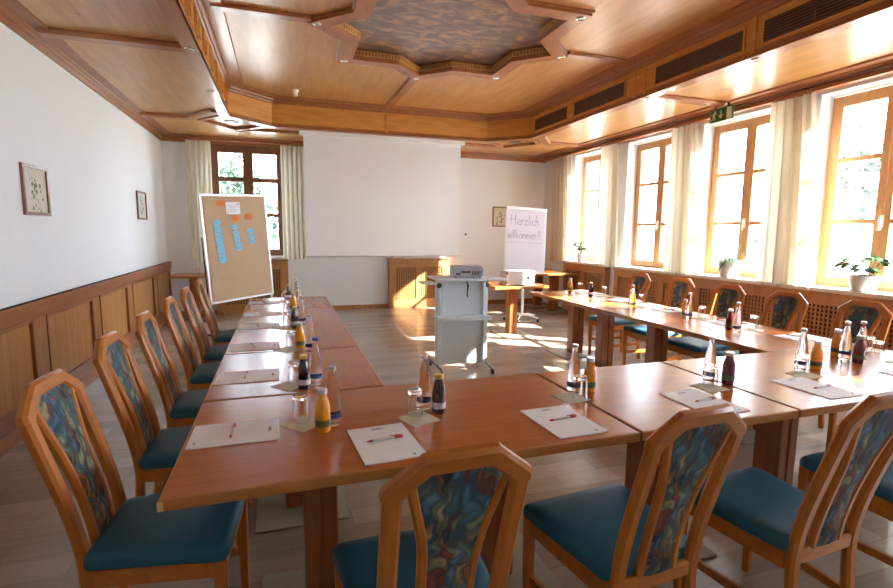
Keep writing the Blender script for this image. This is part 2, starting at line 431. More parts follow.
# bars from the star tips to the border
m = MB(); bp = [(-.065, ZU), (-.065, ZU-.012), (-.05, ZU-.03), (.05, ZU-.03), (.065, ZU-.012), (.065, ZU)]
m.sweep([(TX0+.1, 4.86, 0), (CX-1.3, 4.86, 0)], bp); m.sweep([(CX+1.3, 4.86, 0), (TX1-.1, 4.86, 0)], bp)
child(m, 'cross_bars', 'beamx', st, smooth=False)
m = MB(); m.sweep([(CX, CY+1.3, 0), (CX, TY1-.08, 0)], bp); m.sweep([(CX, TY0+.08, 0), (CX, CY-1.3, 0)], bp)
child(m, 'long_bars', 'beam', st, smooth=False)
# soffit bars
sf = struct(empty('trim_3'))
bs = [(-.072, ZS), (-.072, ZS-.018), (-.055, ZS-.042), (.055, ZS-.042), (.072, ZS-.018), (.072, ZS)]
m = MB()
m.sweep([(XL+.1, 4.90, 0), (TX0-.12, 4.90, 0)], bs); m.sweep([(TX1+.12, 4.80, 0), (XR-.3, 4.80, 0)], bs)
m.sweep([(XL+.1, 7.85, 0), (-1.16, 7.85, 0), (-.76, 7.30, 0)], bs)
m.sweep([(XR-.3, 7.85, 0), (4.38, 7.85, 0), (TX1+.15, 7.30, 0)], bs)
m.sweep([(XL+.1, 2.3, 0), (TX0-.12, 2.3, 0)], bs); m.sweep([(TX1+.12, 2.3, 0), (XR-.3, 2.3, 0)], bs)
child(m, 'soffit_bars', 'beamx', sf, smooth=False)
m = MB()
for sx in (1, -1):
    q = [(-1.02, 7.87), (-.64, 7.44), (-.17, 8.02), (-.62, 8.48)]
    if sx < 0: q = [(TX0+TX1-x, y) for x, y in q]
    m.sweep([(x, y, 0) for x, y in q], [(-.03, ZS), (-.03, ZS-.045), (.03, ZS-.045), (.03, ZS)], closed=True)
    m.sweep([(*q[3], 0), (q[3][0]+sx*1.0, q[3][1]-.02, 0)], bs)
child(m, 'corner_frames', 'beam', sf, smooth=False)
# cornices
def cornice(name, path, prof, mat='trim'):
    r = struct(empty(name)); child(MB().sweep(path, prof), 'cornice_moulding', mat, r); return r
pl = [(0, 2.92), (.02, 2.92), (.028, 2.96), (.04, 2.965), (.045, 2.985), (.065, 2.992), (.07, 3.005), (.17, 3.008), (.175, ZS), (0, ZS)]
cornice('trim_4', [(XL, YF, 0), (XL, YB, 0)], pl)
cornice('trim_5', [(XL, YB, 0), (XR, YB, 0)], [(q, w) for q, w in pl])
pr = [(0, 2.945), (.03, 2.945), (.035, 2.96), (.09, 2.965), (.095, 2.975), (.15, 2.978), (.155, 2.988), (.21, 2.99), (.215, 3.0), (.30, 3.002), (.31, ZS), (0, ZS)]
cornice('trim_6', [(XR, YB, 0), (XR, YF, 0)], pr)
# curtain rail on the window side
cr = struct(empty('trim_7')); m = MB(); m.box(5.12, 5.20, YF+.05, 9.3, 2.915, 2.95); child(m, 'curtain_rail', 'trim', cr, smooth=False)
m = MB(); m.box(-1.5, .44, 9.27, 9.31, 2.945, 2.97); child(m, 'curtain_rail', 'trim', struct(empty('trim_8')), smooth=False)

# wainscot on the picture wall
wn = struct(empty('trim_9'))
m = MB(); W0 = XL
m.box(W0, W0+.045, YF, YB, .83, .935); m.box(W0, W0+.055, YF, YB, .915, .935); m.box(W0, W0+.03, YF, YB, .795, .83)
m.box(W0, W0+.03, YF, YB, .10, .20)
child(m, 'top_rail', 'trim', wn, smooth=False)
pans = [(-.9, -.0), (.2, 1.2), (1.42, 2.1), (2.32, 3.28), (3.48, 4.50), (4.72, 5.76), (5.96, 6.95), (7.16, 8.28), (8.48, 9.42)]
m = MB(); prev = YF
for a, b_ in pans+[(YB, YB)]: m.box(W0, W0+.03, prev, a, .2, .8); prev = b_
child(m, 'wainscot_stiles', 'lattice', wn, smooth=False)
for a, b_ in pans:
    m = MB(); m.box(W0, W0+.012, a, b_, .2, .8); child(m, 'wainscot_panel', 'panel', wn, smooth=False)
m = MB()
for a, b_ in pans:
    for q in ((a, a+.025, .2, .8), (b_-.025, b_, .2, .8), (a, b_, .2, .225), (a, b_, .775, .8)): m.box(W0+.012, W0+.036, *q)
child(m, 'panel_mouldings', 'trim', wn, smooth=False)
m = MB(); m.sweep([(XL, YF, 0), (XL, YB, 0)], [(0, 0), (.05, 0), (.05, .07), (.035, .095), (0, .105)])
struct(m.build('baseboard_left', 'trim'))
m = MB(); m.box(XL, XR, YB-.02, YB, 0, .075); struct(m.build('baseboard_back', 'lattice', smooth=False))

# radiator covers with square lattice grilles (panel plane local x-z, front at y=0)
def lattice(m, x0, x1, z0, z1, y, pitch=.044, bar=.018, depth=.012):
    nx = max(2, round((x1-x0)/pitch)); nz = max(2, round((z1-z0)/pitch))
    for i in range(nx+1):
        x = x0+(x1-x0)*i/nx; m.box(x-bar/2, x+bar/2, y, y+depth, z0, z1)
    for k in range(nz+1):
        z = z0+(z1-z0)*k/nz; m.box(x0, x1, y+.003, y+depth-.001, z-bar*.4, z+bar*.4)
def radcover(loc, rz, W, H, D, cells, label, zl=(.16, .80), shelf=True):
    t = empty('radiator_cover', loc, rz); tag(t, label, 'radiator cover', 'wooden lattice radiator covers')
    f = MB(); prev = 0
    z0, z1 = zl
    for a, b_ in cells+[(W, W)]:
        f.box(prev, a, 0, .025, z0, z1); prev = b_
    f.box(0, W, 0, .025, 0, z0); f.box(0, W, 0, .025, z1, H); f.box(0, .02, .025, D, 0, H); f.box(W-.02, W, .025, D, 0, H)
    f.build('frame', 'lattice', t, smooth=False)
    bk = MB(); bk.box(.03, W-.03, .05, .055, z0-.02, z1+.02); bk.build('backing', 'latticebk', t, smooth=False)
    for a, b_ in cells:
        g = MB(); lattice(g, a+.01, b_-.01, z0+.01, z1-.01, .006); g.build('lattice_panel', 'lattice', t, smooth=False)
        g = MB()
        for q in ((a, a+.018, z0, z1), (b_-.018, b_, z0, z1), (a, b_, z0, z0+.018), (a, b_, z1-.018, z1)): g.box(q[0], q[1], -.008, .006, q[2], q[3])
        g.build('moulding', 'lattice', t, smooth=False)
    if shelf:
        MB().cbox(-.01, W+.01, -.02, D, H, H+.025, .004).build('top_board', 'lattice', t)
    return t
radcover((1.94, 9.36, 0), 0, 1.20, .935, .14, [(.12, .55), (.64, 1.08)], 'pale wooden lattice radiator cover below the projection screen')
radcover((-1.08, 9.36, 0), 0, 1.18, .93, .14, [(.12, .54), (.64, 1.06)], 'wooden lattice radiator cover behind the brown paper pinboard')
# right side: long covers run along -y; local x -> world -y, front faces -x
radcover((5.17, 8.45, 0), -PI/2, 1.30, .89, .11, [(.10, .60), (.70, 1.20)], 'short lattice radiator cover under the farthest window', (.15, .80))
cells = []
yy = 6.90
for c in [(6.80, 6.42), (6.20, 5.90), (5.78, 5.25), (5.13, 4.58), (4.46, 3.92), (3.80, 3.26), (3.14, 2.60), (2.48, 1.94), (1.82, 1.28), (1.16, .62), (.50, -.04)]: cells.append((yy-c[0], yy-c[1]))
radcover((5.17, yy, 0), -PI/2, 7.2, .89, .11, cells, 'long lattice radiator cover running under the windows behind the chairs', (.15, .80))

# windows on the right
def window(idx, y0, y1, frame='winfr'):
    t = struct(empty('window_%d' % idx, (XR+.21, (y0+y1)/2, 0))); h = (y1-y0)/2; z0, z1 = WZ0+.02, WZ1-.02
    f = MB()
    for q in ((-h, -h+.06, z0, z1), (h-.06, h, z0, z1), (-h+.06, h-.06, z1-.06, z1), (-h+.06, h-.06, z0, z0+.05)): f.box(-.03, .06, *q)
    f.build('window_frame', frame, t, smooth=False)
    for s_ in (-1, 1):
        a, b_ = (-h+.05, -.005) if s_ < 0 else (.005, h-.05)
        c = MB(); w = .062; za, zb_ = z0+.035, z1-.045
        for q in ((a, a+w, za, zb_), (b_-w, b_, za, zb_), (a+w, b_-w, zb_-w, zb_), (a+w, b_-w, za, za+w+.01)): c.box(-.045, -.004 if 0 else .01, *q)
        for q in ((a+w, b_-w, 2.22, 2.262), (a+w, b_-w, 1.60, 1.642)): c.box(-.036, .004, *q)
        cs = c.build('casement', frame, t, smooth=False)
        p = MB(); p.box(-.02, -.014, a+w, b_-w, za+w, zb_-w); p.build('pane', 'pane', cs, smooth=False)
        if s_ > 0:
            g = MB(); g.box(-.056, -.045, -.018, .018, 1.56, 1.68); g.cbox(-.085, -.07, -.012, .012, 1.53, 1.66, .003); g.box(-.075, -.05, -.01, .01, 1.63, 1.655)
            g.build('handle', 'white', cs)
    s_ = MB(); s_.cbox(-.34, -.03, -h-.16, h+.16, .915+.0, .955, .006); s_.build('window_sill', 'white', t)
    return t
for k, (a, b_) in enumerate(WINS): window(k+1, a, b_)
# back wall window
t = struct(empty('window_7', ((BWX0+BWX1)/2, YB+.10, 0))); h = (BWX1-BWX0)/2
f = MB()
for q in ((-h, -h+.07, BWZ0, BWZ1), (h-.07, h, BWZ0, BWZ1)): f.box(q[0], q[1], -.04, .05, q[2], q[3])
f.box(-.028, .028, -.03, .05, BWZ0+.07, BWZ1-.085); f.box(-h+.07, h-.07, -.04, .05, BWZ1-.085, BWZ1); f.box(-h+.07, h-.07, -.04, .05, BWZ0, BWZ0+.07)
f.build('window_frame', 'winfr_dark', t, smooth=False)
for s_ in (-1, 1):
    a, b_ = (-h+.04, -.004) if s_ < 0 else (.004, h-.04)
    c = MB(); w = .075; za, zb_ = BWZ0+.04, BWZ1-.06
    for q in ((a, a+w, za, zb_), (b_-w, b_, za, zb_), (a+w, b_-w, zb_-w, zb_), (a+w, b_-w, za, za+w)): c.box(q[0], q[1], -.055, .01, q[2], q[3])
    for q in ((a+w, b_-w, 2.305, 2.385), (a+w, b_-w, 1.71, 1.77)): c.box(q[0], q[1], -.045, .004, q[2], q[3])
    cs = c.build('casement', 'winfr_dark', t, smooth=False)
    p = MB(); p.box(a+w, b_-w, -.02, -.014, za+w, zb_-w); p.build('pane', 'pane', cs, smooth=False)
MB().cbox(-h-.05, h+.05, -.14, -.04, BWZ0-.05, BWZ0-.01, .005).build('window_sill', 'white', t)

# ------------------------------------------------------------------ curtains
def curtain(p0, p1, z0, z1, folds, amp, label, flare=0.0):
    p0 = Vector((*p0, 0)); p1 = Vector((*p1, 0)); d = p1-p0; L_ = d.length; d.normalize(); nn = Vector((-d.y, d.x, 0))
    c = (p0+p1)/2; nu, nv = folds*8, 14; ph = random.random()*6
    vs = []; fs = []
    for side in (0, 1):
        for j in range(nv+1):
            v = j/nv
            for i in range(nu+1):
                u = i/nu
                w = amp*(math.sin(u*folds*2*PI+ph+.5*math.sin(v*3))+.35*math.sin(u*folds*4.3*PI+2*v+ph))*(.6+.4*(1-v))
                off = d*((u-.5)*L_-flare*(1-u)*(1-v)**.8)
                vs.append(off+nn*(w+side*.003)+Vector((0, 0, z0+(z1-z0)*v)))
    k = (nu+1)*(nv+1)
    for side in (0, 1):
        for j in range(nv):
            for i in range(nu):
                a = side*k+j*(nu+1)+i; fs.append((a, a+1, a+nu+2, a+nu+1))
    m = MB(); m.add(vs, fs)
    o = m.build('curtain', 'curtain', loc=c, ang=80); tag(o, label, 'curtain'); return o
curtain((5.17, 8.30), (5.17, 8.95), .915, 2.92, 5, .022, 'cream curtain in the far corner, left of the farthest window', .14)
curtain((5.17, 6.95), (5.17, 7.38), .915, 2.92, 4, .022, 'cream curtain between the farthest and the second farthest window', .14)
curtain((5.17, 5.36), (5.17, 5.80), .915, 2.92, 4, .024, 'cream curtain just left of the exit sign', .14)
curtain((5.17, 3.82), (5.17, 4.30), .915, 2.92, 5, .026, 'wide cream curtain at the right between the two nearest visible windows', .14)
curtain((5.17, 2.30), (5.17, 2.80), .915, 2.92, 5, .026, 'cream curtain at the near side of the rightmost window')
curtain((-1.44, 9.29), (-1.07, 9.29), .95, 2.93, 5, .022, 'beige curtain left of the dark framed window in the back wall')
curtain((.03, 9.29), (.42, 9.29), .97, 2.93, 5, .022, 'beige curtain right of the dark framed window, beside the screen')

# ------------------------------------------------------------------ ceiling fittings
def spot(x, y, z, label):
    t = empty('ceiling_spotlight', (x, y, z)); tag(t, label, 'spotlight', 'small recessed ceiling spotlights')
    MB().lathe([(.040, 0), (.040, -.006), (.034, -.010), (.027, -.004), (.027, 0)], 20).build('ring', 'chrome', t)
    MB().lathe([(.026, -.001), (.02, -.006), (.004, -.008)], 16).build('lens', 'signwhite', t)
for (x, y), lb in zip([(.36, 4.86), (.71, 5.78), (1.61, 6.13), (2.51, 5.78), (2.86, 4.88), (2.51, 3.98)],
    ['left tip of the star frame', 'far left corner of the star frame', 'far tip of the star frame', 'far right corner of the star frame', 'right tip of the star frame', 'near right corner of the star frame']):
    spot(x, y, ZU-.04, 'small round spotlight at the '+lb)
for (x, y), lb in zip([(-.67, 4.78), (-.67, 6.1), (3.88, 3.42), (3.88, 4.76)],
    ['left soffit beam, nearer to the camera', 'left soffit beam, nearer to the corner speaker', 'window side soffit beam, nearest to the camera', 'window side soffit beam, beside the cross bar']):
    spot(x, y, 2.965, 'small round spotlight in the '+lb)
def speaker(x, y, rz, label):
    t = empty('ceiling_speaker', (x, y, ZS), rz); tag(t, label, 'speaker')
    MB().box(-.21, .21, -.19, .19, -.012, 0).build('base_board', 'beam', t, smooth=False)
    MB().lathe([(.10, -.012), (.10, -.018), (.085, -.022)], 24).build('grille', 'darkgrey', t)
speaker(-.62, 7.95, .85, 'round dark speaker in a diamond frame in the left ceiling corner')
speaker(3.835, 7.95, -.85, 'round dark speaker in a diamond frame in the right ceiling corner')
t = tag(empty('smoke_detector', (.24, 7.32, ZU)), 'small white dome detector on the ceiling above the screen', 'detector')
MB().lathe([(.048, 0), (.048, -.018), (.03, -.025)], 20).build('base', 'white', t)
MB().lathe([(.032, -.022), (.036, -.05), (.03, -.075), (.012, -.085)], 20).build('sensor_head', 'white', t)
t = tag(empty('ceiling_bracket', (-.56, 8.52, ZS)), 'small white bracket on the soffit above the back window', 'bracket')
MB().cbox(-.10, .10, -.03, .03, -.03, 0, .004).build('mounting_plate', 'white', t)
MB().cbox(-.06, .06, -.02, .02, -.06, -.03, .004).build('hook', 'white', t)

# exit sign
t = tag(empty('exit_sign', (4.99, 4.80, 2.885)), 'green and white exit sign with running man under the window side cornice', 'sign')
MB().box(-.012, .012, -.155, .155, -.075, .075).build('sign_panel', 'green', t, smooth=False)
MB().box(-.014, -.0121, -.148, -.082, -.066, .066).build('luminous_field', 'signwhite', t, smooth=False)
Ms = Matrix(((0, 0, -1, -.0122), (-1, 0, 0, 0), (0, 1, 0, 0), (0, 0, 0, 1)))   # local (a,b) -> (-y, z), thickness to -x
def seg(m, a, b_, w, Mx, th=.002):
    a = Vector(a); b_ = Vector(b_); d = (b_-a).normalized()*w/2; nn = Vector((-d.y, d.x))
    m.prism([tuple(a-d-nn), tuple(b_+d-nn), tuple(b_+d+nn), tuple(a-d+nn)], 0, th, Mx)
m = MB()
m.prism([(-.083+.012*math.cos(q*PI/6), .043+.012*math.sin(q*PI/6)) for q in range(12)], 0, .002, Ms)
for a, b_, w in [((-.09, .028), (-.100, -.008), .020), ((-.094, .025), (-.070, .012), .009), ((-.070, .012), (-.062, .022), .009), ((-.094, .027), (-.118, .02), .009), ((-.118, .02), (-.122, 0), .009),
                 ((-.097, -.010), (-.080, -.028), .011), ((-.080, -.028), (-.086, -.055), .010), ((-.102, -.010), (-.112, -.036), .011), ((-.112, -.036), (-.135, -.046), .010)]: seg(m, a, b_, w, Ms)
m.build('running_man', 'signwhite', t, smooth=False)
m = MB(); seg(m, (0, .045), (0, -.02), .012, Ms); m.prism([(-.03, -.008), (0, -.045), (.03, -.008), (.03, .006), (0, -.028), (-.03, .006)], 0, .0025, Ms)
m.build('down_arrow', 'signwhite', t, smooth=False)
MB().box(-.01, .01, -.1, -.09, .075, .12).box(-.01, .01, .09, .1, .075, .12).build('hanger', 'black', t, smooth=False)

# ------------------------------------------------------------------ pictures
def picture(loc, rz, w, h, label, seed):
    random.seed(seed)
    t = empty('framed_picture', loc, rz); tag(t, label, 'picture')   # faces local -y
    f = MB(); f.sweep([(-w/2, 0, -h/2), (w/2, 0, -h/2), (w/2, 0, h/2), (-w/2, 0, h/2)], [(-.012, -.02), (.012, -.02), (.012, 0), (-.012, 0)], up=(0, 1, 0), closed=True)
    f.build('picture_frame', 'picframe', t, smooth=False)
    a = MB(); a.box(-w/2, w/2, -.006, -.002, -h/2, h/2).build('print', 'mat_art', t, smooth=False)
    Mp = Matrix(((1, 0, 0, 0), (0, 0, -1, -.0065), (0, 1, 0, 0), (0, 0, 0, 1)))
    def blob(m, x, y, r):
        k = 9; m.prism([(x+r*(.7+.5*random.random())*math.cos(q*2*PI/k), y+r*(.7+.5*random.random())*math.sin(q*2*PI/k)) for q in range(k)], 0, .0006, Mp)
    for nm, mt, cnt, r in (('leaves', 'artgreen', 16, .02), ('blossoms', 'flower', 5, .014), ('sprigs', 'artblue', 9, .014)):
        m = MB()
        for q in range(cnt):
            blob(m, random.gauss(0, w*.13), random.gauss(0, h*.2)+(.03 if nm == 'sprigs' else -.01), r*random.uniform(.5, 1.1))
        m.build(nm, mt, t, smooth=False)
    MB().tube([(-.012, -.01, h/2+.01), (0, -.01, h/2+.022), (.012, -.01, h/2+.01)], .002).build('hanging_ring', 'brass', t)
picture((XL+.001, 4.80, 1.775), PI/2, .41, .36, 'framed flower print on the left wall, nearer to the camera', 3)
picture((XL+.001, 7.98, 1.80), PI/2, .44, .36, 'framed flower print on the left wall, nearer to the corner', 5)
picture((4.285, YB-.001, 1.79), 0, .33, .38, 'small framed flower print on the back wall beside the flip chart', 8)
t = tag(empty('wall_knob', (3.53, YB, 1.43)), 'small dark knob on the white back wall right of the screen', 'knob')
Mk = Matrix.Rotation(PI/2, 4, 'X')
MB().lathe([(.02, 0), (.02, .004), (.008, .006), (.008, .02), (.016, .024), (.012, .032)], 14, mat=Mk).build('knob', 'black', t)

# ------------------------------------------------------------------ projection screen
t = tag(empty('projection_screen', (1.62, 8.04, 0)), 'large white pull-down projection screen hanging in front of the back wall', 'screen')
MB().box(-1.26, 1.26, -.002, .002, 1.085, 2.92).build('screen_cloth', 'screen', t, smooth=False)
MB().tube([(-1.28, 0, 1.078), (1.28, 0, 1.078)], .014, 10).build('bottom_bar', 'alu', t)
MB().cbox(-1.32, 1.32, -.05, .05, 2.90, 3.02, .008).build('roller_case', 'white', t)

# ------------------------------------------------------------------ chair
def smooth01(t): t = max(0, min(1, t)); return t*t*(3-2*t)
def ycurve(z):      # backrest side profile, local y of the post centre
    if z < .40: return -.215-.035*(1-z/.40)**1.6
    t = (z-.40)/.60
    return -.215-.138*(t*t*(1.9-.9*t)) - .006*math.sin(PI*t)
def ribbon(m, pts, w, d, wfun=None):
    """bar through (x,z) points lying on the curved back plane; w across, d thick"""
    P = [Vector((x, ycurve(z), z)) for x, z in pts]; k = len(P); vs = []; fs = []
    c = min(w, d)*.28
    for i, p in enumerate(P):
        a = (P[i]-P[i-1]).normalized() if i else (P[1]-P[0]).normalized()
        b_ = (P[i+1]-P[i]).normalized() if i < k-1 else a
        t_ = (a+b_).normalized(); z = pts[i][1]
        nrm = Vector((0, 1, -(ycurve(z+.01)-ycurve(z-.01))/.02)).normalized()
        side = t_.cross(nrm).normalized(); nrm = side.cross(t_).normalized()
        sc = 1/max(.5, t_.dot(a)); ww = w*(wfun(i/(k-1)) if wfun else 1)
        for q, r in rrect(ww*sc, d, c): vs.append(p+side*q+nrm*r)
    for i in range(k-1):
        for j in range(8):
            j2 = (j+1) % 8; fs.append((i*8+j, i*8+j2, i*8+8+j2, i*8+8+j))
    fs.append(tuple(range(7, -1, -1))); fs.append(tuple((k-1)*8+j for j in range(8)))
    m.add(vs, fs)
def make_chair():
    t = empty('dining_chair'); tag(t, 'x', 'chair')
    XO = .156
    zs = [0, .1, .2, .3, .37, .42, .46, .5, .54, .58, .62, .67, .72, .77, .82, .87, .925]
    for s_ in (-1, 1):
        m = MB(); ribbon(m, [(s_*(XO-.006*(1-min(1, abs(z-.45)/.45))), z) for z in zs], .046, .034, lambda u: 1 if u > .25 else .8+.8*u)
        m.build('back_post', 'chair', t)
    m = MB(); ribbon(m, [(-XO-.002, .912), (-XO, .925), (-.080, .987), (.080, .987), (XO, .925), (XO+.002, .912)], .052, .036)
    m.build('top_rail', 'chairx', t)
    def sx(z):      # inner slat half distance: wide at the top, waisted, straight below
        u = (z-.44)/.525
        return .054+.0*u+.052*smooth01((u-.45)/.62)**1.25 - .004*math.sin(PI*min(1, u/.5))
    zz = [.43+.525*i/14 for i in range(15)]
    for s_ in (-1, 1):
        m = MB(); ribbon(m, [(s_*(sx(z)+.014), z) for z in zz], .027, .026); m.build('back_slat', 'chair', t)
    m = MB(); vs = []; fs = []; nu = 8; zz = [.435+.538*i/20 for i in range(21)]
    for side in (0, 1):
        for z in zz:
            hw = sx(z)+.004; 
            for i in range(nu+1):
                u = i/nu*2-1; bulge = .004*(1-u*u)
                dy = (.009+bulge) if side else -(.009+bulge)
                zc = z
                vs.append((u*hw, ycurve(z)+dy, zc))
    k = (nu+1)*len(zz)
    for side in (0, 1):
        for j in range(len(zz)-1):
            for i in range(nu):
                a = side*k+j*(nu+1)+i; fs.append((a, a+1, a+nu+2, a+nu+1))
    for j in range(len(zz)-1):
        for i in (0, nu):
            a = j*(nu+1)+i; fs.append((a, a+nu+1, a+nu+1+k, a+k))
    m.add(vs, fs); m.build('back_panel', 'fabric', t, ang=60)
    m = MB(); ribbon(m, [(-XO, .415), (XO, .415)], .055, .026); m.build('lower_back_rail', 'chairx', t)
    # seat cushion
    m = MB(); 
    def ring(inset, z):
        f, b_ = .232-inset, .188-inset; yf, yb = .215-inset, -.212+inset*.5; c = .03
        return [Vector(p+(z,)) for p in [(-f+c, yf), (f-c, yf), (f-.008, yf-.008), (f, yf-c), (b_, yb+.02), (b_-.015, yb), (-b_+.015, yb), (-b_, yb+.02), (-f, yf-c), (-f+.008, yf-.008)]]
    lev = [(.010, .432), (0, .440), (0, .466), (.006, .477), (.022, .485), (.06, .490)]
    vs = []; fs = []
    for i, z in lev: vs += ring(i, z)
    for k in range(len(lev)-1):
        for i in range(10): j = (i+1) % 10; fs.append((k*10+i, k*10+j, k*10+10+j, k*10+10+i))
    fs.append(tuple(range(9, -1, -1))); fs.append(tuple((len(lev)-1)*10+i for i in range(10)))
    m.add(vs, fs); m.build('seat', 'seat', t, ang=50)
    m = MB()
    m.cbox(-.19, .19, .178, .200, .375, .432, .003)
    for s_ in (-1, 1):
        A = Vector((s_*.205, .19, 0)); B_ = Vector((s_*.172, -.205, 0))
        m.sweep([tuple(B_), tuple(A)], [(-.011, .375), (.011, .375), (.011, .432), (-.011, .432)])
    m.build('seat_frame', 'chairx', t)
    for s_ in (-1, 1):
        m = MB(); x = s_*.205; y = .19; vs = []
        for z, h in ((0, .014), (.2, .017), (.434, .020)):
            vs += [Vector((x+a*h+s_*(-.004 if z == 0 else 0), y+b_*h, z)) for a, b_ in ((-1, -.7), (-.7, -1), (.7, -1), (1, -.7), (1, .7), (.7, 1), (-.7, 1), (-1, .7))]
        fs = [tuple(range(7, -1, -1)), tuple(range(16, 24))]
        for k in (0, 1):
            for i in range(8): j = (i+1) % 8; fs.append((k*8+i, k*8+j, k*8+8+j, k*8+8+i))
        m.add(vs, fs); m.build('leg', 'chair', t)
        m = MB(); m.sweep([(s_*.174, ycurve(.19)+.01, 0), (s_*.203, .175, 0)], [(-.009, .175), (.009, .175), (.009, .207), (-.009, .207)]); m.build('stretcher', 'chairx', t)
    return t
chair = Proto(make_chair())
CG = 'upholstered chairs round the table'
lat = ['left row, nearest to the camera at the table corner', 'left row, second from the camera', 'left row, third from the camera',
       'left row, fourth from the camera', 'left row, fifth from the camera', 'left row, farthest, in front of the pinboard']
for k, y in enumerate([1.865, 2.57, 3.20, 3.87, 4.50, 5.20]):
    chair.put((-.39-(.02 if k else 0), y, 0), -PI/2+[-.08, -.04, 0, 0, 0, 0][k], 'wooden chair with teal seat, '+lat[k], CG)
for k, (x, y, r) in enumerate([(.36, 1.34, .02), (1.07, 1.385, .07), (1.735, 1.33, .06), (2.46, 1.36, .04)]):
    chair.put((x, y, 0), r, 'wooden chair seen from behind, near row, '+['leftmost of four', 'second from the left', 'third from the left', 'rightmost, cut by the picture edge'][k], CG)
for k, (x, y, r) in enumerate([(3.76, 4.96, PI/2), (3.74, 4.28, PI/2), (3.70, 3.64, PI/2), (3.68, 3.05, PI/2), (3.70, 2.47, PI/2)]):
    chair.put((x, y, 0), r, 'wooden chair on the window side, '+['farthest from the camera', 'second from the far end', 'middle one of five', 'second nearest to the camera', 'nearest, below the rightmost flower pot'][k], CG)

# ------------------------------------------------------------------ tables
def table(x0, x1, y0, y1, cols, label, chip=False, rz=0, axis='x', pl=(.23, .23)):
    cx, cy = (x0+x1)/2, (y0+y1)/2; t = empty('conference_table', (cx, cy, 0), rz); tag(t, label, 'table', 'wooden column tables')
    a, b_ = (x1-x0)/2-.0095, (y1-y0)/2-.0095
    MB().box(-a+.003, a-.003, -b_+.003, b_-.003, .716, .7502).build('tabletop', 'table' if axis == 'x' else 'tabley', t, smooth=False)
    e = MB(); prof = [(0, .716), (0, .750), (-.003, .7495), (-.008, .744), (-.008, .722), (-.003, .716)]
    e = MB(); e.sweep([(-a, -b_, 0), (-a, b_, 0), (a, b_, 0), (a, -b_, 0)], [(.004, .714), (.004, .7500), (.001, .7500), (-.003, .747), (-.004, .742), (-.004, .722), (-.002, .715)], closed=True)
    e.build('edge_band', 'edge', t)
    if chip: MB().prism([(-a-.006, -b_-.006), (-a+.010, -b_-.006), (-a-.006, -b_+.008)], .718, .744).build('chipped_corner', 'chip', t, smooth=False)
    for (px, py) in cols:
        lx, ly = px-cx, py-cy
        u, v = (.062, .075) if axis == 'x' else (.078, .062)
        c = MB()
        if axis == 'x':
            c.cbox(lx-u, lx-.003, ly-v, ly+v, .008, .716, .006); c.cbox(lx+.003, lx+u, ly-v, ly+v, .008, .716, .006); c.box(lx-.01, lx+.01, ly-v+.01, ly+v-.01, .01, .715)
        else:
            c.cbox(lx-u, lx-.003, ly-v, ly+v, .008, .716, .006); c.cbox(lx+.003, lx+u, ly-v, ly+v, .008, .716, .006); c.box(lx-.01, lx+.01, ly-v+.01, ly+v-.01, .01, .715)
        c.build('column', 'tablecol', t)
        p = MB(); p.cbox(lx-pl[0], lx+pl[1], ly-.24, ly+.24, 0, .012, .004); p.build('base_plate', 'plate', t)
    return t
M['tabley'] = wood('table_cherry_lengthwise', (.39, .108, .018), (.49, .145, .026), (16, 1.2, 16), .24, .0, spec=.45)
table(-.35, 1.258, 1.46, 2.298, [(.11, 1.88), (.85, 1.88)], 'long cherry table nearest to the camera with a chipped left corner', True)
table(1.258, 2.07, 1.46, 2.298, [(1.65, 1.88)], 'square table in the middle of the near row')
table(2.07, 3.72, 1.46, 2.298, [(2.49, 1.88), (3.3, 1.88)], 'long table at the right end of the near row')
table(-.35, .46, 2.30, 3.16, [(.06, 2.70)], 'square table next to the corner in the left row', axis='y')
table(-.35, .46, 3.16, 4.88, [(.06, 3.6), (.06, 4.4)], 'long table in the middle of the left row', axis='y')
table(-.35, .46, 4.88, 5.71, [(.06, 5.3)], 'square table at the far end of the left row', axis='y')
table(2.91, 3.72, 2.30, 4.05, [(3.37, 2.78), (3.37, 3.80)], 'long table in the window side row next to the corner', axis='y', pl=(.30, .085))
table(2.91, 3.72, 4.05, 5.55, [(3.37, 4.60), (3.42, 5.26)], 'long table at the far end of the window side row', axis='y', pl=(.28, .035))
table(2.70, 3.52, 6.10, 6.92, [(3.17, 6.56)], 'small table carrying the silver equipment case')
table(4.22, 5.15, 7.88, 9.1, [(4.86, 8.27), (4.90, 8.95)], 'side table in the far right corner behind the flip chart', axis='y')
table(-1.70, -1.0, 8.72, 9.34, [(-1.38, 9.05)], 'small dark side table in the back left corner')

# ------------------------------------------------------------------ table ware
ZT = .7505
def make_pad():
    t = empty('notepad'); tag(t, 'x', 'notepad')
    MB().box(-.105, .105, -.1485, .1485, 0, .004).build('sheets', 'paper', t, smooth=False)
    m = MB(); m.prism([(-.022, .118), (-.012, .124), (-.004, .120), (.006, .127), (.014, .119), (.024, .120), (.024, .114), (-.022, .114)], .004, .0043); m.build('logo', 'ink', t, smooth=False)
    m = MB(); m.prism([(.060, -.125), (.066, -.122), (.072, -.125), (.070, -.132), (.062, -.132)], .004, .0043); m.build('footer_mark', 'ink', t, smooth=False)
    return t
def make_pen():
    t = empty('ballpoint_pen'); tag(t, 'x', 'pen'); R = Matrix.Rotation(PI/2, 4, 'Y')
    MB().lathe([(.0035, -.045), (.0052, -.04), (.0052, .035)], 10, mat=R).build('barrel', 'penwhite', t)
    MB().lathe([(.0055, .035), (.0062, .04), (.0062, .062), (.003, .068)], 10, mat=R).build('push_cap', 'penred', t)
    MB().lathe([(.001, -.066), (.004, -.055), (.0045, -.045)], 10, mat=R).build('tip', 'penred', t)
    MB().box(.02, .055, -.0015, .0015, .0055, .008).build('clip', 'penred', t, smooth=False)
    return t
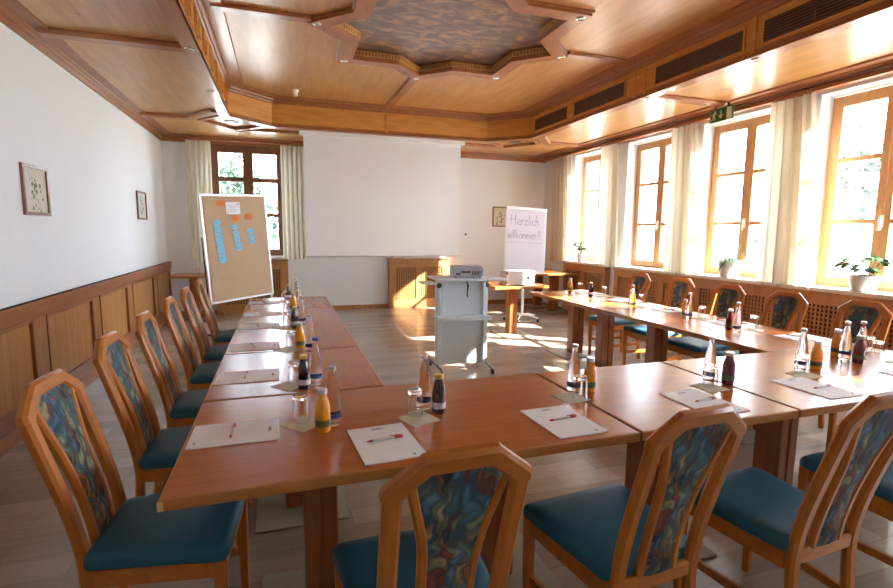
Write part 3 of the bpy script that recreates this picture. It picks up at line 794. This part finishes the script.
def make_napkin():
    m = MB(); m.prism([(-.062, -.062), (.062, -.062), (.062, .062), (-.062, .062)], 0, .0025)
    return tag(m.build('napkin', 'napkin', smooth=False), 'x', 'napkin')
def make_water(cap='silver'):
    t = empty('water_bottle'); tag(t, 'x', 'bottle')
    MB().lathe([(.024, 0), (.030, .004), (.0305, .03), (.0305, .085), (.028, .105), (.022, .15), (.0145, .19), (.012, .205), (.012, .216), (.0135, .218), (.0135, .222), (.012, .224)], 20).build('glass_body', 'glass', t)
    MB().lathe([(.0145, .214), (.0148, .226), (.012, .230)], 16).build('cap', cap, t)
    MB().lathe([(.0311, .032), (.0311, .045)], 20, close=False).build('label_band', 'labelblue', t)
    return t
def make_juice(mat, lab, cap):
    t = empty('juice_bottle'); tag(t, 'x', 'bottle')
    MB().lathe([(.024, 0), (.028, .004), (.0285, .02), (.0285, .085), (.026, .105), (.019, .130), (.0165, .142), (.0165, .15)], 20).build('body', mat, t)
    MB().lathe([(.0185, .145), (.0185, .160), (.016, .163)], 18).build('cap', cap, t)
    MB().lathe([(.0290, .024), (.0290, .050)], 20, close=False).build('label_band', lab, t)
    return t
def make_glass():      # tumbler standing upside down, heavy base on top
    t = MB(); t.lathe([(.031, 0), (.0305, .05), (.0285, .100), (.026, .103), (.001, .103), (.001, .088), (.0262, .086), (.0280, .05), (.0288, 0), (.031, 0)], 24, close=False)
    return tag(t.build('drinking_glass', 'glass'), 'x', 'glass')
PAD, PEN, NAP, GLS = Proto(make_pad()), Proto(make_pen()), Proto(make_napkin()), Proto(make_glass())
WAT, WATB = Proto(make_water()), Proto(make_water('bluecap'))
JU = dict(orange=Proto(make_juice('orange', 'labelgreen', 'silver')), red=Proto(make_juice('red', 'labelgreen', 'silver')), cola=Proto(make_juice('cola', 'labelwhite', 'brass')))
JN = dict(orange='orange juice', red='dark red juice', cola='dark brown juice')
def setting(where, pad=None, pr=0, pen=None, penr=0, nap=None, nr=.7, gls=None, wat=None, jus=None, jk='orange', wb=False):
    if pad: PAD.put((*pad, ZT), pr, 'white notepad '+where, 'notepads on the tables')
    if pen: PEN.put((*pen, ZT+.0106), penr, 'red and white pen '+where, 'pens on the notepads')
    if nap: NAP.put((*nap, ZT), nr, 'cream paper napkin '+where, 'napkins under the glasses')
    zg = ZT
    if gls:
        if nap and (Vector(gls)-Vector(nap)).length < .075: zg = ZT+.0028
        GLS.put((*gls, zg), 0, 'empty drinking glass '+where, 'drinking glasses on the tables')
    def on(p): return ZT+.0028 if nap and (Vector(p)-Vector(nap)).length < .075 else ZT
    if wat: (WATB if wb else WAT).put((*wat, on(wat)), random.random()*6, ('water bottle with blue cap ' if wb else 'clear glass water bottle ')+where, 'water bottles on the tables')
    if jus: JU[jk].put((*jus, on(jus)), random.random()*6, 'small bottle of '+JN[jk]+' '+where, 'juice bottles on the tables')
# left row: pads turned so their length runs across the table
LW = ['at the place of the near left corner chair', 'at the second place of the left row', 'at the third place of the left row', 'at the fourth place of the left row', 'at the fifth place of the left row', 'at the far end place of the left row']
LP = [(1.895, 'orange'), (2.635, 'cola'), (3.32, 'orange'), (4.03, 'cola'), (4.61, 'orange'), (5.33, 'cola')]
LS = [((.059, 1.916), (.052, 1.945), (.168, 1.878), (.125, 1.822)), ((.020, 2.425), (.042, 2.462), (.138, 2.42), (.082, 2.36)), ((.018, 3.18), (.040, 3.235), (.150, 3.10), (.092, 3.19)),
      ((.0, 3.92), (.025, 3.99), (.135, 4.02), (.078, 3.90)), ((.0, 4.60), (.03, 4.66), (.145, 4.66), (.090, 4.74)), ((-.01, 5.40), (.01, 5.45), (.135, 5.46), (.052, 5.55))]
for k, (y, j) in enumerate(LP):
    n_, g_, w_, j_ = LS[k]
    setting(LW[k], (-.18, y), -PI/2+random.uniform(-.03, .03), (-.19, y), PI/2+random.uniform(-.15, .25), n_, .75, g_, w_, j_, j, wb=(k == 1))
# near row
setting('in front of the leftmost near chair', (.325, 1.655), .07, (.325, 1.665), .12, (.495, 1.835), .35, (.492, 1.885), (.548, 1.948), (.592, 1.880), 'cola')
setting('in front of the second near chair', (1.03, 1.65), .04, (1.035, 1.655), .13, (1.216, 1.883), .2, (1.248, 1.862), (1.268, 1.945), (1.350, 1.94), 'orange')
setting('in front of the third near chair', (1.745, 1.665), .03, (1.76, 1.665), .1, (1.945, 1.82), .1, (1.975, 1.845), (2.028, 1.905), (2.076, 1.838), 'red')
setting('at the right hand end of the near row', (2.44, 1.67), .0, (2.46, 1.65), .1, (2.61, 1.845), .1, (2.63, 1.875), (2.695, 1.93), (2.775, 1.905), 'orange')
setting('in the near right table corner', (3.16, 1.62), .0, (3.2, 1.64), .1, (3.41, 1.86), .2, (3.43, 2.00), (3.27, 1.995), (3.165, 1.94), 'red')
# window side row
RW = ['at the window side place nearest to the camera', 'at the second window side place', 'at the third window side place', 'at the fourth window side place', 'at the farthest window side place']
setting(RW[0], (3.545, 2.56), PI/2, (3.52, 2.58), -PI/2+.3, (3.60, 2.14), .4, (3.525, 2.11), (3.182, 2.025), (3.227, 2.105), 'orange')
setting(RW[1], (3.53, 3.19), PI/2, (3.52, 3.2), -PI/2+.3, (3.45, 2.86), .5, (3.495, 2.90), (3.255, 2.84), (3.27, 2.92), 'red')
setting(RW[2], (3.55, 3.84), PI/2, (3.54, 3.86), -PI/2+.2, (3.47, 3.38), .4, (3.50, 3.414), (3.335, 3.40), (3.375, 3.48), 'orange')
setting(RW[3], (3.55, 4.55), PI/2, (3.54, 4.56), -PI/2+.2, (3.50, 4.20), .4, (3.57, 4.28), (3.285, 4.07), (3.34, 4.16), 'orange')
setting(RW[4], (3.54, 5.18), PI/2, (3.53, 5.2), -PI/2+.2, (3.58, 4.95), .4, (3.63, 5.0), None, (3.41, 4.96), 'cola')
NAP.put((3.56, 5.44, ZT), .3, 'cream paper napkin at the far edge of the window side row', 'napkins under the glasses')
GLS.put((3.58, 5.44, ZT+.0028), 0, 'empty drinking glass at the far edge of the window side row', 'drinking glasses on the tables')
JU['orange'].put((3.46, 5.48, ZT), 1, 'small bottle of orange juice at the far edge of the window side row', 'juice bottles on the tables')
# glass on the corner side table
GLS.put((-1.31, 9.0, ZT), 0, 'empty drinking glass on the dark side table in the back left corner', 'drinking glasses on the tables')
o = MB().lathe([(.03, 0), (.036, .03), (.036, .10), (.034, .11)], 16).build('candle_glass', 'pot', loc=(2.03, 9.42, .9605)); tag(o, 'small white tumbler on the radiator cover below the screen, the left one', 'tumbler')
o = MB().lathe([(.03, 0), (.036, .03), (.036, .10), (.034, .11)], 16).build('candle_glass', 'pot', loc=(2.23, 9.42, .9605)); tag(o, 'small white tumbler on the radiator cover below the screen, the right one', 'tumbler')

# ------------------------------------------------------------------ projector trolley
t = tag(empty('projector_trolley', (1.80, 4.95, 0), -.03), 'light grey projector trolley on castors in the middle of the room', 'trolley')
MB().cbox(-.31, .29, -.24, .26, .985, 1.008, .006).build('top_shelf', 'trolley', t)
for s_ in (-1, 1):
    m = MB(); m.cbox(s_*.262-.022, s_*.262+.022, -.05, .02, .07, .985, .006); m.build('upright', 'trolley', t)
MB().box(-.25, .25, -.01, .006, .07, .985).build('back_panel', 'trolley', t, smooth=False)
MB().cbox(-.285, .285, -.17, .04, .585, .605, .004).build('middle_shelf', 'trolley', t)
MB().box(-.285, .285, -.18, -.168, .565, .612).build('shelf_lip', 'trolley', t, smooth=False)
for s_ in (-1, 1):
    m = MB(); m.cbox(s_*.225-.012, s_*.225+.012, -.10, -.085, .61, .985, .003).build('inner_rail', 'trolley', t)
MB().cbox(-.45, -.30, -.14, .12, .948, .962, .004).build('side_shelf', 'trolley', t)
MB().cbox(.30, .50, -.10, .16, .972, .986, .004).build('side_shelf', 'trolley', t)
for s_ in (-1, 1):
    x = s_*.275
    MB().tube([(x, -.26, .045), (x, -.20, .07), (x, .2, .085), (x, .26, .06)], .014, 8).build('foot_tube', 'darkgrey', t)
    for yy_, r in ((-.24, .028), (.24, .035)):
        Mx = Matrix.Rotation(PI/2, 4, 'Y'); MB().lathe([(r*.8, -.014), (r, -.008), (r, .008), (r*.8, .014)], 16, (x, yy_, r), Mx).build('castor', 'darkgrey', t)
    MB().lathe([(.012, 0), (.026, .004), (.026, .022), (.02, .028)], 14, (s_*.262, -.052, .93), Matrix.Rotation(PI/2, 4, 'X')).build('clamp_knob', 'black', t)
m = MB(); m.tube([(.04, -.045, .985), (.045, -.07, .94), (.05, -.065, .88), (.04, -.07, .83), (.05, -.075, .80)], .006, 6); m.tube([(.03, -.06, .985), (.055, -.08, .92), (.045, -.07, .87)], .005, 6)
m.build('power_cable', 'black', t)
# projector
t = tag(empty('projector', (1.86, 4.97, 1.0085), -.16), 'grey projector standing on the trolley', 'projector')
m = MB(); prof = [(-.155, .012), (.155, .012), (.155, .095), (.14, .118), (-.14, .118), (-.155, .095)]
m.sweep([(0, -.12, 0), (0, .12, 0)], [(a, b_) for a, b_ in prof]); m.build('housing', 'projector', t)
m = MB()
for k in range(6): m.box(.04+k*.016, .048+k*.016, -.1215, -.119, .03, .07)
for a in (-.13, -.105): m.box(a, a+.018, -.1215, -.119, .03, .05)
m.box(-.075, .02, -.1215, -.119, .052, .068); m.build('vent_slots', 'black', t, smooth=False)
m = MB(); [m.box(-.07+k*.03, -.055+k*.03, -.1215, -.119, .026, .040) for k in range(3)]; m.build('sockets', 'labelwhite', t, smooth=False)
MB().lathe([(.034, 0), (.034, .02), (.026, .024)], 18, (-.08, .118, .052), Matrix.Rotation(-PI/2, 4, 'X')).build('lens', 'black', t)
for a in (-.13, .13):
    for b_ in (-.09, .09): MB().lathe([(.012, 0), (.012, .013)], 10, (a, b_, 0)).build('foot', 'black', t)
MB().cbox(-.05, .09, -.03, .03, .1182, .1215, .001).build('button_panel', 'trolley', t)

# silver case on the small table
t = tag(empty('equipment_case', (3.13, 6.30, ZT), .0), 'silver equipment case on the small table in front of the flip chart', 'case')
MB().cbox(-.215, .215, -.09, .13, .004, .20, .008).build('case_body', 'case', t)
MB().box(-.217, .217, -.092, .132, .135, .141).build('lid_seam', 'alu', t, smooth=False)
for s_ in (-1, 1):
    for z in (.03, .16): MB().cbox(s_*.207-.014, s_*.207+.014, -.098, -.07, z, z+.025, .004).build('corner_guard', 'black', t)
MB().cbox(.10, .14, -.099, -.088, .08, .13, .003).build('latch', 'black', t)
MB().box(-.21, .21, -.085, .125, 0, .006).build('case_base', 'black', t, smooth=False)

# ------------------------------------------------------------------ flip chart
t = tag(empty('flip_chart', (3.83, 7.50, 0), -.02), 'flip chart with violet handwriting on a white star base', 'flip chart')
sl = .07
def fb(x, z): return (x, (z-.85)*sl, z)
Mf = Matrix.Translation((0, -.03, .84)) @ Matrix.Rotation(.045, 4, 'Y') @ Matrix.Rotation(PI/2-sl, 4, 'X')     # local (a,b) -> (x, z), normal towards -y
MB().box(-.37, .37, 0, 1.05, -.022, -.004, Mf).build('board', 'alu', t, smooth=False)
MB().box(-.355, .355, .01, 1.0, -.003, .003, Mf).build('paper_pad', 'flipsheet', t, smooth=False)
MB().cbox(-.37, .37, 1.0, 1.05, -.02, .018, .005, Mf).build('clamp_bar', 'alu', t)
MB().box(-.36, .36, -.04, 0, -.02, .05, Mf).build('pen_tray', 'alu', t, smooth=False)
MB().tube([(0, .02, .09), (0, .02, 1.0)], .022, 12).build('pole', 'white', t)
for k in range(5):
    a = k*2*PI/5+.3; c, s_ = math.cos(a), math.sin(a)
    MB().tube([(0, .02, .10), (.15*c, .02+.15*s_, .10), (.30*c, .02+.30*s_, .065)], .018, 8, .012).build('base_arm', 'white', t)
    MB().lathe([(.02, -.012), (.028, -.008), (.028, .008), (.02, .012)], 12, (.30*c, .02+.30*s_, .028), Matrix.Rotation(PI/2, 4, 'Y')).build('castor', 'black', t)
# handwriting: stroke font drawn as thin ink ribbons  (Herzlich / willkommen!)
GL = {
 'H': [[(0, 0), (.05, 1)], [(.5, 0), (.5, 1.05)], [(-.05, .5), (.6, .55)]],
 'e': [[(0, .25), (.35, .32), (.3, .5), (.1, .48), (.02, .2), (.15, 0), (.38, .08)]],
 'r': [[(0, 0), (.03, .5)], [(.03, .35), (.15, .5), (.3, .45)]],
 'z': [[(0, .48), (.3, .5), (0, 0), (.34, .03)]],
 'l': [[(0, 0), (.06, 1)]],
 'i': [[(0, 0), (.02, .45)], [(.04, .65), (.05, .7)]],
 'c': [[(.32, .45), (.1, .48), (0, .2), (.1, .02), (.32, .05)]],
 'h': [[(0, 0), (.05, 1)], [(.02, .3), (.2, .5), (.3, .35), (.3, 0)]],
 'w': [[(0, .5), (.08, 0), (.2, .4), (.32, 0), (.44, .52)]],
 'k': [[(0, 0), (.04, 1)], [(.32, .5), (.04, .22), (.34, 0)]],
 'o': [[(.15, .5), (.0, .3), (.05, .03), (.25, .03), (.32, .3), (.15, .5)]],
 'm': [[(0, 0), (.02, .5)], [(.02, .35), (.12, .5), (.2, .35), (.2, 0)], [(.2, .35), (.32, .5), (.4, .35), (.4, 0)]],
 'n': [[(0, 0), (.02, .5)], [(.02, .35), (.18, .5), (.28, .35), (.28, 0)]],
 '!': [[(.05, .3), (.1, 1)], [(.02, 0), (.03, .06)]],
}
AD = dict(H=.72, e=.45, r=.36, z=.42, l=.2, i=.18, c=.42, h=.42, w=.56, k=.42, o=.42, m=.54, n=.42)
AD['!'] = .26; AD['n'] = .5
def write(m, text, x, y, h, Mx, w=.006, z=.0035, sp=1.0):
    for ch in text:
        if ch == ' ': x += .4*h; continue
        for st_ in GL[ch]:
            for a, b_ in zip(st_[:-1], st_[1:]):
                q = Mx @ Matrix.Translation((0, 0, z)); seg(m, (x+a[0]*h, y+a[1]*h), (x+b_[0]*h, y+b_[1]*h), w, q, .0006)
        x += AD[ch]*h*sp
m = MB(); write(m, 'Herzlich', -.28, .76, .165, Mf, .009); write(m, 'willkommen!!', -.33, .54, .138, Mf, .009, sp=.98)
for k in range(14): seg(m, (-.33+k*.045, .47-(k % 2)*.004), (-.305+k*.045, .472), .006, Mf @ Matrix.Translation((0, 0, .0035)), .0006)
m.build('handwriting', 'marker', t, smooth=False)

# ------------------------------------------------------------------ pinboard
A = Vector((-.935, 7.45)); B_ = Vector((-.15, 8.05)); d = B_-A; wb_ = d.length; ang = math.atan2(d.y, d.x)
t = tag(empty('pinboard', (*(A+B_)/2, 0), ang), 'tall pinboard covered with brown paper and coloured cards in the back left corner', 'pinboard')
tilt = .02
Mb = Matrix.Translation((0, 0, .50)) @ Matrix.Rotation(-.05, 4, 'Y') @ Matrix.Rotation(PI/2-tilt, 4, 'X')
H_ = 1.46; hw = wb_/2
MB().box(-hw, hw, 0, H_, -.02, 0, Mb).build('board', 'kraft', t, smooth=False)
m = MB()
for q in ((-hw-.018, -hw+.012, -.015, H_+.015), (hw-.012, hw+.018, -.015, H_+.015), (-hw-.018, hw+.018, H_-.01, H_+.018), (-hw-.018, hw+.018, -.018, .012)): m.cbox(q[0], q[1], q[2], q[3], -.026, .008, .003, Mb)
m.build('frame', 'alu', t)
m = MB()
# creased brown paper: slightly buckled sheet over the board
nu, nv = 26, 34; vs = []; fs = []
for j in range(nv+1):
    for i in range(nu+1):
        u, v = i/nu, j/nv; x = -hw+.03+(2*hw-.06)*u; y = .03+(H_-.06)*v
        w = .003+.0025*math.sin(x*9+y*4)+.003*math.sin(y*13+x*3)+(.016 if abs(v-.24) < .02 else 0)+(.010*max(0, 1-u*9))*abs(math.sin(y*5))
        vs.append(Mb @ Vector((x, y, w+.001)))
for j in range(nv):
    for i in range(nu):
        a = j*(nu+1)+i; fs.append((a, a+1, a+nu+2, a+nu+1))
m.add(vs, fs); m.build('brown_paper', 'kraft', t, ang=60)
for s_ in (-1, 1): MB().cbox(s_*(hw+.004)-.014, s_*(hw+.004)+.014, -.48, .9 if s_ < 0 else .3, -.06, -.028, .003, Mb).build('leg', 'black' if s_ < 0 else 'alu', t)
for s_ in (-1, 1): MB().cbox(s_*(hw+.0)+.0-.0, s_*(hw+.0)+.036, -.28, .25, .0, .03, .004).build('foot', 'darkgrey', t)
def cardshape(m, x, y, r, sx=1.35, k=10, z=.012):
    m.prism([(x+r*sx*math.cos(q*2*PI/k), y+r*math.sin(q*2*PI/k)) for q in range(k)], z, z+.001, Mb)
def oncard(px, py): return (-hw+px*2*hw, H_*(1-py))
cards = [('orange', .28, .075, .045), ('orange', .48, .215, .045), ('orange', .70, .205, .045)]
for y in (.255, .305, .345, .385, .425, .465, .505, .545, .585, .61): cards.append(('blue', .19+.010*(y-.25)*10+.0, y, .040))
for y in (.30, .36, .41, .46, .505): cards.append(('blue', .46+.03*(y-.3)*10*.5, y, .038))
for y in (.345, .40, .45): cards.append(('blue', .70+.03*(y-.33)*5, y, .038))
for k, (c, a, b_, r) in enumerate(cards):
    m = MB(); x, y = oncard(a, b_); cardshape(m, x, y, r*1.1, z=.012+(.0012*(k % 3)))
    cd = m.build('moderation_card', 'card_o' if c == 'orange' else 'card_b', t, smooth=False)
    m = MB(); random.seed(k)
    for q in range(3):
        x0 = x-.035+.022*q; seg(m, (x0, y-.006*random.random()), (x0+.014, y+.008*random.random()), .004, Mb @ Matrix.Translation((0, 0, .0133+(.0012*(k % 3)))), .0004)
    m.build('scribble', 'ink', cd, smooth=False)
m = MB(); x, y = oncard(.46, .12); m.prism([(x-.11, y-.085), (x+.11, y-.085), (x+.11, y+.075), (x+.10, y+.085), (x-.10, y+.085), (x-.11, y+.075)], .012, .0135, Mb); n_ = m.build('white_note', 'paper', t, smooth=False)
m = MB()
for q in range(4): seg(m, (x-.085, y+.03-q*.026), (x+.06-.02*(q % 2), y+.03-q*.026), .003, Mb @ Matrix.Translation((0, 0, .0137)), .0003)
m.prism([(x+.07, y+.045), (x+.09, y+.045), (x+.09, y+.065), (x+.07, y+.065)], .0137, .0141, Mb); m.build('note_print', 'ink', n_, smooth=False)

# ------------------------------------------------------------------ pot plants on the sill
def leafblade(m, p0, dirv, L_, w, droop, n=7):
    p = Vector(p0); d = Vector(dirv).normalized(); side = d.cross(Vector((0, 0, 1)))
    if side.length < .01: side = Vector((1, 0, 0))
    side.normalize(); vs = []; fs = []
    for i in range(n+1):
        u = i/n; ww = w*math.sin(PI*min(.98, .12+.86*u))**.7
        vs += [p+side*ww/2, p+Vector((0, 0, -ww*.12)), p-side*ww/2]
        d = (d+Vector((0, 0, -droop/n))).normalized(); p = p+d*(L_/n)
    for i in range(n):
        a = i*3; fs += [(a, a+1, a+4, a+3), (a+1, a+2, a+5, a+4)]
    m.add(vs, fs)
def potplant(loc, pr, ph, kind, label, leafm='leaf'):
    t = empty('potted_plant', loc); tag(t, label, 'plant')
    pot = MB(); pot.lathe([(pr*.62, 0), (pr*.8, .004), (pr*.97, ph*.6), (pr, ph), (pr*.92, ph), (pr*.88, ph*.8), (.001, ph*.8)], 26, close=False); pot.build('pot', 'pot', t)
    MB().lathe([(pr*.88, ph*.80), (pr*.5, ph*.86), (.001, ph*.87)], 20, close=False).build('soil', 'soil', t)
    m = MB(); rnd = random.Random(len(label))
    if kind == 'strap':
        for k in range(34):
            a = rnd.uniform(0, 2*PI); e = rnd.uniform(.5, 1.3); leafblade(m, (0.02*math.cos(a), .02*math.sin(a), ph*.8), (math.cos(a)*math.cos(e), math.sin(a)*math.cos(e), math.sin(e)), rnd.uniform(.20, .34), .026, rnd.uniform(1.2, 2.4))
    else:
        for k in range(22):
            a = rnd.uniform(0, 2*PI); e = rnd.uniform(.7, 1.4); h = rnd.uniform(.10, .25); d = Vector((math.cos(a)*math.cos(e), math.sin(a)*math.cos(e), math.sin(e)))
            p1 = Vector((0, 0, ph*.8))+d*h; m.tube([(0, 0, ph*.8), tuple(p1)], .002, 5)
            for q in range(3):
                a2 = a+rnd.uniform(-1.2, 1.2); leafblade(m, p1, (math.cos(a2), math.sin(a2), rnd.uniform(-.1, .5)), rnd.uniform(.08, .12), rnd.uniform(.045, .07), .9, 5)
    m.build('leaves', leafm, t, ang=70)
potplant((5.20, 7.90, .9555), .085, .16, 'broad', 'broad leaved green plant in white pot, farthest window sill')
potplant((5.26, 4.76, .9555), .13, .21, 'strap', 'arching strap leaved plant in white pot, middle sill near the exit sign')
potplant((5.27, 3.26, .9555), .12, .15, 'broad', 'pale bushy plant in a round white bowl on the rightmost window sill', 'leafpale')

# ------------------------------------------------------------------ outside
gmat = plain('pale_gravel', (.36, .36, .33), .9)
struct(MB().box(XR+WT, 60, -40, 70, -1.2, -1.0).box(-40, XR+WT, YB+.3, 70, -1.2, -1.0).build('ground', gmat, smooth=False))
def tree(loc, h, r, label, n=1500, seed=1):
    rnd = random.Random(seed); t = empty('tree', loc); tag(t, label, 'tree', 'trees outside the windows')
    MB().tube([(0, 0, 0), (.1, .05, h*.4), (0, 0, h*.75)], .16, 8, .06).build('trunk', 'tablecol', t)
    m = MB(); cl = [(Vector((rnd.gauss(0, r*.45), rnd.gauss(0, r*.45), h*.72+rnd.gauss(0, r*.45))), r*rnd.uniform(.3, .55)) for k in range(11)]
    for k in range(n):
        c, rr = rnd.choice(cl); v = Vector((rnd.gauss(0, 1), rnd.gauss(0, 1), rnd.gauss(0, 1))).normalized()*rr*rnd.uniform(.5, 1.05)
        p = c+v; a = Vector((rnd.gauss(0, 1), rnd.gauss(0, 1), rnd.gauss(0, 1))).normalized(); b_ = a.orthogonal().normalized(); s_ = rnd.uniform(.09, .19)
        m.add([p-a*s_, p+b_*s_*.6, p+a*s_, p-b_*s_*.6], [(0, 1, 2, 3)])
    m.build('crown', 'treeleaf', t, smooth=False)
tree((19, 7.5, -1), 6.2, 2.2, 'leafy tree outside, seen through the rightmost window', seed=2)
tree((22, 14.5, -1), 7.0, 2.4, 'leafy tree outside, seen through the window left of the wide curtain', seed=3)
tree((-1.7, 20, -1), 5.2, 1.7, 'green tree outside, seen at the left in the back wall window', seed=4)
tree((2.6, 25, -1), 4.6, 1.6, 'green tree outside, farther off behind the back wall window', seed=5)

tree((11.14, 2.95, -1), 10.75, .85, 'unseen tall leafy tree added close outside the window side, shading the room', n=2600, seed=9)  # out of view, added to keep direct sun off the flip chart
tree((11.9, -4.2, -1), 10.4, 2.3, 'unseen broad leafy tree added beyond the near window end, shading the floor', n=5200, seed=12)  # unseen, added so the near windows throw no sun patch on the floor
# ------------------------------------------------------------------ light
w = bpy.data.worlds.new('sky'); S.world = w; w.use_nodes = True
bg = w.node_tree.nodes['Background']; bg.inputs['Color'].default_value = (.74, .87, 1.0, 1); bg.inputs['Strength'].default_value = 8.6
sun = bpy.data.lights.new('sun', 'SUN'); sun.energy = 30; sun.angle = .012; sun.color = (1, .97, .93)
so = bpy.data.objects.new('sun', sun); COL.objects.link(so)
d = Vector((-.86, .51, -.625)); so.rotation_euler = d.to_track_quat('-Z', 'Y').to_euler()

# ------------------------------------------------------------------ camera
Rw = Matrix(((.95, .031, -.311), (-.312, .122, -.942), (.009, .992, .125)))
f_, cx_, cy_ = 499.0, 446.5, 294.0
Yv = Vector((281-cx_, -(229.5-cy_), -f_)).normalized(); Xv = Vector((1969-cx_, -(245-cy_), -f_)); Xv = (Xv-Yv*Xv.dot(Yv)).normalized(); Zv = Xv.cross(Yv)
R3 = Matrix((Xv, Yv, Zv))       # camera -> world
cam = bpy.data.cameras.new('camera'); cam.sensor_fit = 'HORIZONTAL'; cam.sensor_width = 36; cam.lens = f_/893*36; cam.clip_start = .05
co = bpy.data.objects.new('camera', cam); COL.objects.link(co)
mw = R3.to_4x4(); mw.translation = (0, 0, 1.49); co.matrix_world = mw
S.camera = co
S.view_settings.view_transform = 'Standard'; S.view_settings.look = 'None'; S.view_settings.gamma = 1; S.view_settings.exposure = 1.4; S.view_settings.use_curve_mapping = False
